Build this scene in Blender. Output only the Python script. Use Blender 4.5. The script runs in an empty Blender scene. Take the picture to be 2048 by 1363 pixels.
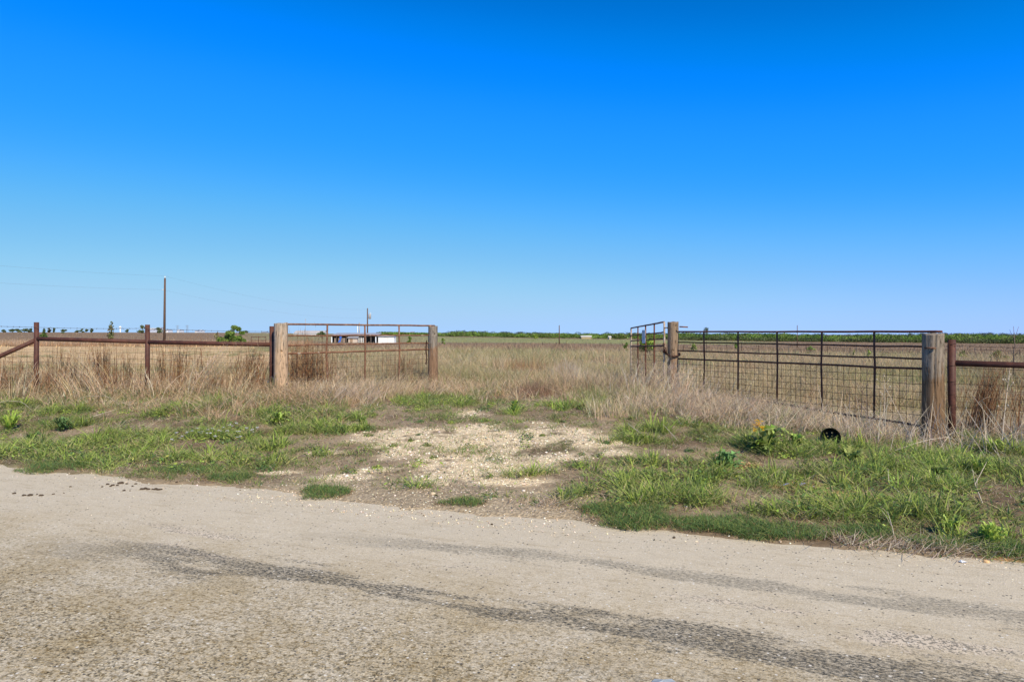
import bpy, math, random
import numpy as np
from mathutils import Vector, Matrix

sc = bpy.context.scene
COL = sc.collection
R = math.radians
RNG = np.random.default_rng(7)
random.seed(11)

# ------------------------------------------------------------------ camera
CAMZ, F, HY = 1.6, 1365.0, 668.0          # eye height, focal length in photo pixels, horizon row
cam_d = bpy.data.cameras.new('camera'); cam = bpy.data.objects.new('camera', cam_d); COL.objects.link(cam)
cam.location = (0, 0, CAMZ)
cam.rotation_euler = (R(90), 0, 0)
cam_d.sensor_width = 36; cam_d.lens = 36 * F / 2048
cam_d.shift_y = -(681.5 - HY) / 2048
cam_d.clip_start = 0.05; cam_d.clip_end = 9000
sc.camera = cam

# ------------------------------------------------------------------ sky + sun
SUN_EL, SUN_AZ = R(41), R(151)
w = bpy.data.worlds.new("World"); sc.world = w; w.use_nodes = True
wn, wl = w.node_tree.nodes, w.node_tree.links
sky = wn.new('ShaderNodeTexSky'); sky.sky_type = 'NISHITA'; sky.sun_disc = False
sky.sun_elevation = SUN_EL; sky.sun_rotation = SUN_AZ
sky.dust_density = 0.0; sky.air_density = 1.0; sky.ozone_density = 3.0
scl = wn.new('ShaderNodeVectorMath'); scl.operation = 'SCALE'; scl.inputs[3].default_value = 0.1
cur = wn.new('ShaderNodeRGBCurve')        # the deep polarised blue of the photograph's sky
def setc(c, pts):
    c.points[0].location = pts[0]; c.points[1].location = pts[-1]
    for p in pts[1:-1]: c.points.new(*p)
setc(cur.mapping.curves[0], [(0, 0), (.112, 0), (.147, .002), (.17, .01), (.225, .03), (.30, .085), (.335, .115), (.44, .19), (.65, .30), (.88, .36), (1, .37)])
setc(cur.mapping.curves[1], [(0, 0), (.10, .08), (.18, .135), (.197, .155), (.226, .205), (.25, .23), (.295, .275), (.38, .335), (.53, .445), (.65, .50), (.84, .575), (1, .59)])
setc(cur.mapping.curves[2], [(0, 0), (.25, .26), (.33, .50), (.36, .60), (.41, .83), (.44, .95), (.5, 1.0), (.58, .995), (.66, .95), (.76, .885), (.83, .85), (1, .82)])
cur.mapping.update()
wl.new(sky.outputs[0], scl.inputs[0]); wl.new(scl.outputs[0], cur.inputs['Color'])
wl.new(cur.outputs[0], wn['Background'].inputs[0]); wn['Background'].inputs[1].default_value = 1.0  # sky already scaled by 0.1
sd = bpy.data.lights.new('sun', 'SUN'); sd.energy = 5.0; sd.angle = R(0.5); sd.color = (1.0, 0.89, 0.68)
sun = bpy.data.objects.new('sun', sd); COL.objects.link(sun)
to_sun = Vector((math.sin(SUN_AZ) * math.cos(SUN_EL), math.cos(SUN_AZ) * math.cos(SUN_EL), math.sin(SUN_EL)))
sun.rotation_euler = to_sun.to_track_quat('Z', 'Y').to_euler(); sun.location = (4, -8, 12)
sc.view_settings.view_transform = 'Standard'; sc.view_settings.look = 'None'
sc.view_settings.exposure = 0.12; sc.view_settings.gamma = 1.0

# ------------------------------------------------------------------ noise (numpy value noise)
def _h(ix, iy, s):
    n = (ix.astype(np.int64) * 374761393 + iy.astype(np.int64) * 668265263 + s * 982451653) & 0xFFFFFFFF
    n = ((n ^ (n >> 13)) * 1274126177) & 0xFFFFFFFF
    return ((n ^ (n >> 16)) & 0xFFFF) / 65535.0
def vn(x, y, s=0):
    x = np.asarray(x, float); y = np.asarray(y, float)
    ix = np.floor(x); iy = np.floor(y); fx = x - ix; fy = y - iy
    fx = fx * fx * (3 - 2 * fx); fy = fy * fy * (3 - 2 * fy)
    a = _h(ix, iy, s); b = _h(ix + 1, iy, s); c = _h(ix, iy + 1, s); d = _h(ix + 1, iy + 1, s)
    return (a * (1 - fx) + b * fx) * (1 - fy) + (c * (1 - fx) + d * fx) * fy
def fbm(x, y, s=0, o=4):
    t = 0; a = .5; n = 0
    for k in range(o):
        t = t + a * vn(x * 2 ** k, y * 2 ** k, s + k * 17); n += a; a *= .55
    return t / n
def ss(a, b, x):
    t = np.clip((x - a) / (b - a), 0, 1); return t * t * (3 - 2 * t)

# ------------------------------------------------------------------ terrain
NX, NY, S0 = 0.346, 0.938, 5.55           # road edge: NX*x + NY*y = S0
def sdist(x, y): return NX * x + NY * y - S0
def tdist(x, y): return NY * x - NX * y
_U = np.array([-.75, -.37, -.07, .07, .37, .75])
_D = np.array([20., 25, 60, 110, 170, 400, 900])
_PX = np.array([[-84, -63, -29, -19, -12, 4, 2.2],
                [-84, -64, -29, -20, -15.5, 3, 1.6],
                [-86, -66, -32, -22.5, -18, -5, -3],
                [-87, -67, -33, -23.5, -18.5, -8, -4],
                [-92, -71, -38, -28, -22, -14, -6],
                [-98, -76, -42, -33, -27, -19, -9]])
_ZT = CAMZ + _PX * _D[None, :] / F
def zfar(x, y):
    d = np.clip(np.hypot(x * .35, y), 20, 900); u = np.clip(x / np.maximum(d, 20), -.75, .75)
    cols = np.array([np.interp(np.log(d), np.log(_D), _ZT[i]) for i in range(6)])
    ui = np.clip(np.searchsorted(_U, u) - 1, 0, 4)
    f = (u - _U[ui]) / (_U[ui + 1] - _U[ui])
    idx = tuple(np.indices(np.shape(ui))) if np.ndim(ui) else ()
    return cols[(ui,) + idx] * (1 - f) + cols[(ui + 1,) + idx] * f
def gz(x, y):
    x = np.asarray(x, float); y = np.asarray(y, float)
    s = sdist(x, y)
    zf = np.interp(x, [-12, -5, -2, 4, 6, 9], [.45, .40, .36, .26, .04, .03])
    wob = .30 * (fbm(tdist(x, y) * 1.3, s * .4, 3, 4) - .5) + .10 * (vn(tdist(x, y) * 9, s * 7, 5) - .5)
    zv = zf * ss(.2, 6, s) + .035 * ss(0 + wob, .14 + wob, s) - .02
    zv = zv + .07 * (fbm(x * .9, y * .9, 21) - .5) * ss(.3, 1.5, s) + .02 * (fbm(x * 6, y * 6, 9, 3) - .5) * ss(.0, .3, s)
    zv = zv + .03 * ss(-8.2, -8.8, s) + .3 * ss(-9, -16, s)
    b = ss(7, 17, s)
    z = zv * (1 - b) + zfar(x, y) * b
    z = z + .25 * (fbm(x * .05, y * .05, 33) - .5) * ss(20, 70, y) * (1 - ss(200, 300, y))
    return z
def gz1(x, y): return float(gz(np.array([x]), np.array([y]))[0])
def ground_at(px, py):                    # where a line of sight from the camera meets the ground
    z = 0.1
    for _ in range(8):
        d = (CAMZ - z) * F / max(py - HY, 1.0); x = (px - 1024) / F * d; z = gz1(x, d)
    return x, d, z
def at(px, py, d): return Vector(((px - 1024) / F * d, d, CAMZ + (HY - py) / F * d))

# ------------------------------------------------------------------ helpers
def tag(o, label=None, cat=None, group=None, kind=None):
    if label: o['label'] = label
    if cat: o['category'] = cat
    if group: o['group'] = group
    if kind: o['kind'] = kind
    return o
def empty(name, loc, label, cat, group=None, rz=0):
    o = bpy.data.objects.new(name, None); COL.objects.link(o); o.location = loc; o.rotation_euler.z = rz
    o.empty_display_size = .2
    return tag(o, label, cat, group)
def copy_tree(o, parent=None):
    c = o.copy(); COL.objects.link(c); c.parent = parent
    for ch in list(o.children): copy_tree(ch, c)
    return c
class MB:
    def __init__(s): s.v = []; s.f = []
    def tube(s, pts, r, n=10, cap=True, flat=None):
        pts = [Vector(p) for p in pts]; rs = r if isinstance(r, (list, tuple)) else [r] * len(pts)
        b = len(s.v); up = None
        for i, p in enumerate(pts):
            d = (pts[min(i + 1, len(pts) - 1)] - pts[max(i - 1, 0)]).normalized()
            if up is None:
                up = Vector((0, 0, 1)) if abs(d.z) < .9 else Vector((1, 0, 0))
            a = d.cross(up).normalized(); c = d.cross(a).normalized(); up = -c if d.cross(a).dot(up) < 0 else c
            for k in range(n):
                t = 2 * math.pi * k / n
                s.v.append(p + a * math.cos(t) * rs[i] + c * math.sin(t) * rs[i])
        for i in range(len(pts) - 1):
            for k in range(n):
                k2 = (k + 1) % n
                s.f.append((b + i * n + k, b + i * n + k2, b + (i + 1) * n + k2, b + (i + 1) * n + k))
        if cap:
            s.f.append(tuple(b + k for k in range(n))[::-1]); e = b + (len(pts) - 1) * n
            s.f.append(tuple(e + k for k in range(n)))
        return s
    def box(s, c, d, rz=0):
        b = len(s.v); m = Matrix.Rotation(rz, 3, 'Z')
        for z in (-.5, .5):
            for x, y in ((-.5, -.5), (.5, -.5), (.5, .5), (-.5, .5)):
                s.v.append(m @ Vector((x * d[0], y * d[1], z * d[2])) + Vector(c))
        for f in ((0, 3, 2, 1), (4, 5, 6, 7), (0, 1, 5, 4), (1, 2, 6, 5), (2, 3, 7, 6), (3, 0, 4, 7)):
            s.f.append(tuple(b + i for i in f))
        return s
    def torus(s, c, m, R1, r, sx=1.0, n=10, k=6):
        b = len(s.v)
        for i in range(n):
            t = 2 * math.pi * i / n
            for j in range(k):
                q = 2 * math.pi * j / k
                rr = R1 + r * math.cos(q)
                s.v.append(Vector(c) + m @ Vector((math.cos(t) * rr * sx, math.sin(t) * rr, r * math.sin(q))))
        for i in range(n):
            for j in range(k):
                s.f.append((b + i * k + j, b + ((i + 1) % n) * k + j, b + ((i + 1) % n) * k + (j + 1) % k, b + i * k + (j + 1) % k))
        return s
    def quad(s, a, b_, c, d):
        b = len(s.v); s.v += [Vector(a), Vector(b_), Vector(c), Vector(d)]; s.f.append((b, b + 1, b + 2, b + 3)); return s
    def build(s, name, mat, parent=None, smooth=True):
        me = bpy.data.meshes.new(name); off = parent_world(parent)
        me.from_pydata([v - off for v in s.v], [], s.f); me.update()
        if smooth:
            for p in me.polygons: p.use_smooth = len(p.vertices) == 4
        me.materials.append(mat)
        o = bpy.data.objects.new(name, me); COL.objects.link(o)
        if parent: o.parent = parent
        return o
def parent_world(p):                      # parents are unrotated empties: world offset
    off = Vector((0, 0, 0))
    while p: off += p.location; p = p.parent
    return off

# ------------------------------------------------------------------ materials
def mat(name):
    m = bpy.data.materials.new(name); m.use_nodes = True
    return m, m.node_tree.nodes, m.node_tree.links, m.node_tree.nodes['Principled BSDF']
def N(n, t, **k):
    x = n.new(t)
    for a, b in k.items():
        if a.startswith('i_'): x.inputs[a[2:].replace('_', ' ')].default_value = b
        else: setattr(x, a, b)
    return x
def ramp(n, pts):
    r = n.new('ShaderNodeValToRGB'); e = r.color_ramp.elements
    e[0].position, e[0].color = pts[0][0], (*pts[0][1], 1); e[1].position, e[1].color = pts[-1][0], (*pts[-1][1], 1)
    for p, c in pts[1:-1]:
        q = e.new(p); q.color = (*c, 1)
    return r
def noise(n, l, vec, scale, detail=4, rough=.55, ntype='FBM'):
    x = n.new('ShaderNodeTexNoise'); x.inputs['Scale'].default_value = scale
    x.inputs['Detail'].default_value = detail; x.inputs['Roughness'].default_value = rough
    if vec: l.new(vec, x.inputs['Vector'])
    return x
def mix(n, l, fac, a, b, mode='MIX'):
    x = n.new('ShaderNodeMix'); x.data_type = 'RGBA'; x.blend_type = mode
    for s, v in ((0, fac), (6, a), (7, b)):
        if hasattr(v, 'is_linked') or hasattr(v, 'links'): l.new(v, x.inputs[s])
        else: x.inputs[s].default_value = v if s == 0 else (*v, 1)
    return x.outputs[2]
def math_(n, l, op, a, b=None, clamp=False):
    x = n.new('ShaderNodeMath'); x.operation = op; x.use_clamp = clamp
    for s, v in ((0, a), (1, b)):
        if v is None: continue
        if hasattr(v, 'links'): l.new(v, x.inputs[s])
        else: x.inputs[s].default_value = v
    return x.outputs[0]
def mapr(n, l, v, a, b, c=0., d=1.):
    x = n.new('ShaderNodeMapRange'); l.new(v, x.inputs[0])
    for i, q in ((1, a), (2, b), (3, c), (4, d)): x.inputs[i].default_value = q
    return x.outputs[0]
def bump(n, l, h, strength, dist, bs):
    b = n.new('ShaderNodeBump'); b.inputs['Strength'].default_value = strength; b.inputs['Distance'].default_value = dist
    l.new(h, b.inputs['Height']); l.new(b.outputs[0], bs.inputs['Normal'])

def rust_mat(name, cols, scale=14, rough=.75, worn=None, wamt=.6):
    m, n, l, bs = mat(name)
    tc = N(n, 'ShaderNodeTexCoord'); o = tc.outputs['Object']
    a = noise(n, l, o, scale, 6, .65); r = ramp(n, cols); l.new(a.outputs[0], r.inputs[0])
    f = noise(n, l, o, scale * 9, 3, .7)
    c = mix(n, l, mapr(n, l, f.outputs[0], .35, .7, 0, .45), r.outputs[0], tuple(x * .45 for x in cols[0][1]))
    if worn:
        q = noise(n, l, o, scale * .35, 5, .7)
        c = mix(n, l, mapr(n, l, q.outputs[0], wamt, wamt + .07), c, worn)
    l.new(c, bs.inputs['Base Color']); bs.inputs['Roughness'].default_value = rough
    bs.inputs['Specular IOR Level'].default_value = .3
    bump(n, l, f.outputs[0], .35, .004, bs)
    return m
M = {}
M['pipe'] = rust_mat('rusty_pipe', [(.3, (.062, .024, .017)), (.5, (.105, .040, .027)), (.7, (.16, .060, .036))], 9, .62)
M['gate_dark'] = rust_mat('dark_rusty_gate', [(.3, (.08, .03, .02)), (.5, (.15, .055, .032)), (.72, (.30, .12, .06))], 14)
M['gate_light'] = rust_mat('worn_rusty_gate', [(.3, (.11, .05, .03)), (.5, (.22, .10, .055)), (.7, (.38, .22, .13))], 12, .8, (.48, .42, .34), .60)
M['gate_pale'] = rust_mat('pale_worn_gate', [(.3, (.30, .15, .08)), (.5, (.48, .38, .28)), (.7, (.62, .58, .52))], 10, .8)
M['wire'] = rust_mat('rusty_wire', [(.3, (.03, .018, .014)), (.7, (.08, .04, .026))], 20)
M['wire_grey'] = rust_mat('grey_wire', [(.3, (.07, .055, .045)), (.7, (.18, .15, .13))], 20)
M['chain'] = rust_mat('rusty_chain', [(.3, (.03, .015, .01)), (.7, (.12, .05, .03))], 40)

def wood_mat(name, top, low, zmid, zw):
    m, n, l, bs = mat(name)
    tc = N(n, 'ShaderNodeTexCoord'); o = tc.outputs['Object']
    mp = N(n, 'ShaderNodeMapping'); mp.inputs['Scale'].default_value = (1, 1, .07); l.new(o, mp.inputs[0])
    g = noise(n, l, mp.outputs[0], 55, 6, .65)
    g2 = noise(n, l, mp.outputs[0], 18, 4, .6)
    big = noise(n, l, o, 5, 4, .6)
    sx = N(n, 'ShaderNodeSeparateXYZ'); l.new(o, sx.inputs[0])
    zz = math_(n, l, 'ADD', sx.outputs[2], mapr(n, l, g2.outputs[0], .2, .8, -.35, .35))
    zz = math_(n, l, 'ADD', zz, mapr(n, l, big.outputs[0], .2, .8, -.3, .3))
    fz = mapr(n, l, zz, zmid - zw, zmid + zw)
    a = ramp(n, [(.3, tuple(c * .45 for c in top)), (.5, top), (.75, tuple(min(1, c * 1.35) for c in top))]); l.new(g.outputs[0], a.inputs[0])
    b = ramp(n, [(.28, tuple(c * .4 for c in low)), (.48, low), (.75, tuple(min(1, c * 1.5) for c in low))]); l.new(g.outputs[0], b.inputs[0])
    c = mix(n, l, fz, b.outputs[0], a.outputs[0])
    # dark tar and dirt blotches, drying cracks
    q = noise(n, l, o, 11, 5, .7)
    c = mix(n, l, mapr(n, l, q.outputs[0], .60, .72, 0, .6), c, (.05, .03, .02))
    cr = noise(n, l, mp.outputs[0], 30, 2, .5)
    crk = mapr(n, l, math_(n, l, 'ABSOLUTE', math_(n, l, 'SUBTRACT', cr.outputs[0], .5)), .0, .018, .8, 0)
    c = mix(n, l, crk, c, (.03, .02, .015))
    l.new(c, bs.inputs['Base Color']); bs.inputs['Roughness'].default_value = .9
    bs.inputs['Specular IOR Level'].default_value = .15
    h = math_(n, l, 'SUBTRACT', g.outputs[0], math_(n, l, 'MULTIPLY', crk, 1.2))
    bump(n, l, h, .8, .008, bs)
    return m
M['wood_warm'] = wood_mat('weathered_warm_wood', (.40, .35, .29), (.50, .34, .215), 1.25, .5)
M['wood_grey'] = wood_mat('weathered_grey_wood', (.27, .22, .17), (.19, .118, .066), 1.08, .14)
M['wood_small'] = wood_mat('weathered_small_post', (.26, .22, .18), (.245, .15, .092), .95, .1)
M['wood_brown'] = wood_mat('weathered_brown_wood', (.27, .195, .13), (.27, .165, .10), .9, .5)
M['pole'] = wood_mat('pole_wood', (.14, .085, .06), (.13, .08, .055), 3, 3)

def plain(name, col, rough=.8, var=.25, scale=3., metallic=0.):
    m, n, l, bs = mat(name)
    tc = N(n, 'ShaderNodeTexCoord'); a = noise(n, l, tc.outputs['Object'], scale, 5, .6)
    c = mix(n, l, mapr(n, l, a.outputs[0], .3, .7), tuple(x * (1 - var) for x in col), tuple(min(1, x * (1 + var)) for x in col))
    l.new(c, bs.inputs['Base Color']); bs.inputs['Roughness'].default_value = rough; bs.inputs['Metallic'].default_value = metallic
    return m
def attr_mat(name, rough=.85, trans=.25, fine=0.):
    m, n, l, bs = mat(name)
    at_ = N(n, 'ShaderNodeAttribute', attribute_name='col'); c = at_.outputs['Color']
    if fine:
        ge = N(n, 'ShaderNodeNewGeometry'); a = noise(n, l, ge.outputs['Position'], fine, 3, .6)
        c = mix(n, l, 1.0, c, ramp_out(n, l, a.outputs[0]), 'MULTIPLY')
    l.new(c, bs.inputs['Base Color']); bs.inputs['Roughness'].default_value = rough
    bs.inputs['Specular IOR Level'].default_value = .2
    if trans > 0:
        tr = N(n, 'ShaderNodeBsdfTranslucent'); l.new(c, tr.inputs[0]); mx = N(n, 'ShaderNodeMixShader'); mx.inputs[0].default_value = trans
        l.new(bs.outputs[0], mx.inputs[1]); l.new(tr.outputs[0], mx.inputs[2])
        l.new(mx.outputs[0], n['Material Output'].inputs[0])
    return m
def ramp_out(n, l, v):
    r = ramp(n, [(.3, (.6, .6, .6)), (.7, (1.3, 1.3, 1.3))]); l.new(v, r.inputs[0]); return r.outputs[0]
M['blade'] = attr_mat('grass_blades')
M['leaf'] = attr_mat('leaves', .55, .3)
M['petal'] = attr_mat('petals', .6, .3)
M['stone'] = attr_mat('loose_stones', .9, 0)
M['clod'] = plain('dark_dirt', (.07, .045, .025), .95, .4, 40)

# ------------------------------------------------------------------ patch masks in ground space
def patch(px, py, rx, ry): # ellipse on the ground covering a pixel ellipse of the photo -> (x,y,ax,ay)
    x, y, z = ground_at(px, py); d0 = ground_at(px, py + ry)[1]; d1 = ground_at(px, py - ry)[1]
    return (x, (d0 + d1) / 2, rx / F * y, abs(d1 - d0) / 2)
def pmask(x, y, P, soft=.45, wob=.5, s=77):
    m = np.zeros(np.shape(x)); wn_ = (fbm(x * 2.2, y * 2.2, s, 4) - .5) * 2 * wob
    for (cx, cy, ax, ay) in P:
        rr = np.hypot((x - cx) / ax, (y - cy) / ay) + wn_
        m = np.maximum(m, 1 - ss(1 - soft, 1 + soft * .3, rr))
    return m
GRAV = [patch(*p) for p in [(800, 905, 60, 18), (760, 940, 60, 8), (1010, 965, 120, 9), (720, 862, 30, 6), (560, 945, 50, 4), (1230, 905, 50, 8),(930, 880, 215, 34), (1110, 868, 110, 24), (850, 868, 110, 18), (960, 930, 170, 34), (1180, 885, 90, 20), (900, 958, 90, 14), (950, 826, 45, 9), (690, 955, 90, 8), (640, 905, 60, 7), (1130, 915, 90, 14)]]
ORANGE = [patch(*p) for p in [(1590, 972, 60, 9), (1660, 988, 70, 8), (1770, 1003, 40, 8), (1490, 930, 40, 6), (2010, 1128, 45, 6)]]
MATS = [patch(*p) for p in [(455, 960, 80, 15), (640, 988, 72, 14), (935, 1010, 62, 19), (1275, 1035, 100, 24), (1330, 1050, 90, 18), (1530, 1072, 58, 18), (1400, 1060, 90, 15), (1460, 1050, 110, 18), (1620, 1078, 90, 16), (1560, 1060, 120, 14), (1200, 1020, 50, 9), (1740, 1075, 60, 26), (1980, 1090, 50, 22), (380, 940, 110, 12), (140, 930, 80, 14), (1860, 1090, 60, 12)]]
BARE = [patch(*p) for p in [(90, 870, 90, 14), (240, 855, 90, 12), (300, 905, 60, 10), (620, 880, 130, 16), (700, 925, 140, 18), (1300, 905, 90, 9), (1720, 1098, 220, 7), (1430, 940, 60, 7), (1850, 1100, 120, 12), (1620, 925, 90, 10), (1900, 985, 60, 12), (1080, 985, 120, 12), (1060, 1012, 90, 8), (700, 845, 160, 8), (460, 985, 120, 5), (180, 943, 110, 5), (640, 1006, 90, 5), (900, 1030, 60, 4)]]
LUSH = [patch(*p) for p in [(560, 830, 90, 16), (640, 838, 60, 12), (700, 835, 60, 8), (480, 850, 40, 9), (440, 870, 90, 14), (250, 880, 90, 14), (130, 850, 50, 8), (20, 845, 40, 8), (300, 890, 60, 14), (1290, 860, 60, 10), (1390, 850, 40, 8), (1530, 890, 80, 16), (1700, 900, 90, 12), (1800, 935, 150, 18), (1950, 940, 100, 30), (1850, 1020, 200, 30), (1600, 1020, 140, 26), (1380, 1000, 150, 18), (1200, 985, 80, 16), (2000, 1060, 60, 30), (1150, 1000, 40, 8), (1930, 1075, 70, 16), (200, 915, 150, 18), (60, 900, 60, 14), (1030, 822, 22, 8), (2020, 900, 60, 20), (1450, 962, 260, 16), (1760, 965, 200, 34), (1330, 930, 120, 12), (1180, 940, 60, 8), (380, 925, 260, 16), (520, 895, 60, 10), (100, 905, 120, 20), (150, 822, 60, 9), (350, 822, 60, 9), (410, 812, 40, 8), (30, 800, 40, 10), (1250, 885, 60, 8), (870, 805, 90, 9), (1150, 815, 60, 8), (1640, 905, 120, 12), (560, 915, 120, 9), (800, 975, 60, 5), (640, 860, 110, 8), (1060, 950, 60, 6)]]

# ------------------------------------------------------------------ ground sheet (one sheet to the horizon)
def lerp3(a, b, t): return a * (1 - t[..., None]) + b * t[..., None]
def ground_colour(x, y):
    n1 = fbm(x * 1.6, y * 1.6, 101, 5); n2 = fbm(x * .35, y * .35, 55, 4); n3 = fbm(x * 9, y * 9, 66, 3)
    s = sdist(x, y); d = np.maximum(y, 1)
    soil = np.array([.19, .135, .082]); thatch = np.array([.34, .26, .165])
    c = lerp3(np.broadcast_to(soil, x.shape + (3,)), thatch, ss(.42, .68, n1))
    c = lerp3(c, np.array([.13, .16, .05]), ss(.5, .75, n2) * .5)
    c = lerp3(c, np.array([.36, .275, .185]), np.maximum(pmask(x, y, BARE) * .85, .7 * ss(-4.2, -2.8, x) * (1 - ss(1.5, 3.0, x)) * ss(.3, .55, n1)))
    g = pmask(x, y, GRAV, .5, .55)
    gm = g * ss(.32, .50, n1 * .5 + n3 * .5)
    c = lerp3(c, np.array([.74, .62, .45]), gm * .92)
    o = pmask(x, y, ORANGE, .5, .5); c = lerp3(c, np.array([.56, .35, .17]), o * .9)
    sh = (1 - ss(.5, 1.4, s + .9 * (n1 - .5))) * ss(-5.4, -4.4, tdist(x, y)) * (1 - ss(-1.7, -.9, tdist(x, y)))   # stony shoulder where cars turn in
    c = lerp3(c, np.array([.50, .43, .33]), sh * .6)
    # the field beyond the fence
    u = x / np.maximum(y, 10)
    fld = ss(7, 10, s)
    fa = np.array([.33, .26, .15]); fb = np.array([.24, .25, .11]); fc = np.array([.42, .335, .20])
    cf = lerp3(np.broadcast_to(fa, x.shape + (3,)), fb, ss(.4, .62, fbm(x * .12, y * .09, 201, 4)))
    cf = lerp3(cf, fc, ss(.5, .7, fbm(x * .3, y * .15, 202, 4)) * .7)
    e = d * (1 + .08 * (fbm(x * .05, y * .05, 203) - .5))
    brown = np.array([.26, .18, .115])
    bw = ss(52, 68, e)                                                                 # brown belt
    cf = lerp3(cf, brown, bw)
    grn = np.array([.29, .30, .13])
    gb = ss(165, 185, e) * (1 - ss(.32, .42, u)) * ss(-.17, -.10, u)
    cf = lerp3(cf, grn, gb * .85 * (1 - ss(330, 380, e)))
    gl = ss(150, 200, e) * (1 - ss(-.14, -.09, u)) * ss(-.42, -.36, u) * .6
    cf = lerp3(cf, np.array([.29, .28, .14]), gl)
    nn = fbm(x * .02, y * .03, 207, 4)
    cf = cf * (.85 + .3 * nn)[..., None]
    plow = ss(20.5, 22.5, e + 1.5 * (n2 - .5)) * (1 - ss(72, 82, e + 12 * (u + .4) * 1.6)) * (1 - ss(-.335, -.30, u + .06 * (n2 - .5)))
    pc = lerp3(np.broadcast_to(np.array([.70, .50, .28]), x.shape + (3,)), np.array([.54, .36, .19]), ss(.4, .65, fbm(x * .5, y * 1.3, 205, 5)))
    pc = lerp3(pc, np.array([.20, .21, .08]), ss(.55, .68, fbm(x * .15, y * .25, 206, 5)) * .75)
    pc = lerp3(pc, np.array([.20, .22, .08]), ss(-.41, -.35, u) * ss(45, 55, e) * .8)
    cf = lerp3(cf, pc, plow)
    c = lerp3(c, cf, fld)
    return c, np.maximum(gm, np.maximum(sh, o)), plow
def build_ground():
    ys = [-40.]
    while ys[-1] < 7000:
        y = ys[-1]
        st = .5 if y < 2 else (.05 if y < 14 else .05 * (y / 14) ** 1.6)
        if y < 2: st = min(.5, max(.06, (2.05 - y) * .3))
        ys.append(y + st)
    ys = np.array(ys); c = 24.
    us = np.concatenate([-np.geomspace(4, .72, 40)[:-1], np.linspace(-.72, .72, 760), np.geomspace(.72, 4, 40)[1:]])
    us = us[np.argsort(us)]
    Y, Uu = np.meshgrid(ys, us, indexing='ij')
    X = Uu * (np.maximum(Y, -10) + c) * np.where(Y < 30, 1, 1.0)
    Z = gz(X, Y); C, G, P = ground_colour(X, Y)
    plw = P * (.05 * np.sin((X * .9 + Y * .45) * 2 * math.pi / 1.1) * (1 - ss(40, 60, Y)) + .06 * (fbm(X * 2, Y * 2, 208, 3) - .5))
    Z = Z + plw * (Y < 90)
    nr, nc = X.shape
    co = np.stack([X, Y, Z], -1).reshape(-1, 3)
    i = np.arange(nr - 1)[:, None] * nc + np.arange(nc - 1)[None]
    q = np.stack([i, i + 1, i + nc + 1, i + nc], -1).reshape(-1, 4)
    me = raw_mesh('ground', co, q.ravel(), np.full(len(q), 4), np.concatenate([C.reshape(-1, 3), G.reshape(-1, 1)], 1), smooth=True)
    o = bpy.data.objects.new('ground', me); COL.objects.link(o); tag(o, kind='structure')
    m, n, l, bs = mat('ground_soil')
    a = N(n, 'ShaderNodeAttribute', attribute_name='col'); ge = N(n, 'ShaderNodeNewGeometry'); p = ge.outputs['Position']
    vsep = N(n, 'ShaderNodeSeparateColor')
    f1 = noise(n, l, p, 22, 5, .7); f2 = noise(n, l, p, 2.2, 6, .7)
    vo = N(n, 'ShaderNodeTexVoronoi'); vo.inputs['Scale'].default_value = 38; l.new(p, vo.inputs['Vector']); l.new(vo.outputs['Color'], vsep.inputs[0])
    c = mix(n, l, mapr(n, l, f1.outputs[0], .35, .7, .0, .75), a.outputs['Color'], mix(n, l, 1.0, a.outputs['Color'], (.45, .42, .38), 'MULTIPLY'))
    c = mix(n, l, mapr(n, l, f2.outputs[0], .3, .7, 0, .4), c, mix(n, l, 1.0, c, (1.5, 1.45, 1.35), 'MULTIPLY'))
    st = mix(n, l, .55, c, mix(n, l, vsep.outputs[0], (.30, .25, .18), (.95, .84, .68)), 'SOFT_LIGHT')
    c = mix(n, l, a.outputs['Alpha'], c, st)
    l.new(c, bs.inputs['Base Color']); bs.inputs['Roughness'].default_value = .95; bs.inputs['Specular IOR Level'].default_value = .1
    h = math_(n, l, 'ADD', f1.outputs[0], math_(n, l, 'MULTIPLY', vo.outputs['Distance'], a.outputs['Alpha']))
    bump(n, l, h, .7, .02, bs)
    me.materials.append(m)
def raw_mesh(name, co, loops, sizes, col=None, smooth=False):
    me = bpy.data.meshes.new(name)
    me.vertices.add(len(co)); me.vertices.foreach_set('co', np.ascontiguousarray(co, dtype=np.float32).ravel())
    me.loops.add(len(loops)); me.loops.foreach_set('vertex_index', loops.astype(np.int32))
    me.polygons.add(len(sizes)); st = np.concatenate([[0], np.cumsum(sizes)[:-1]]).astype(np.int32)
    me.polygons.foreach_set('loop_start', st)
    me.polygons.foreach_set('use_smooth', np.full(len(sizes), smooth))
    me.update(calc_edges=True)
    if col is not None:
        if col.shape[1] == 3: col = np.concatenate([col, np.ones((len(col), 1))], 1)
        at_ = me.attributes.new('col', 'FLOAT_COLOR', 'POINT'); at_.data.foreach_set('color', np.ascontiguousarray(col, dtype=np.float32).ravel())
    return me
build_ground()

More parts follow.
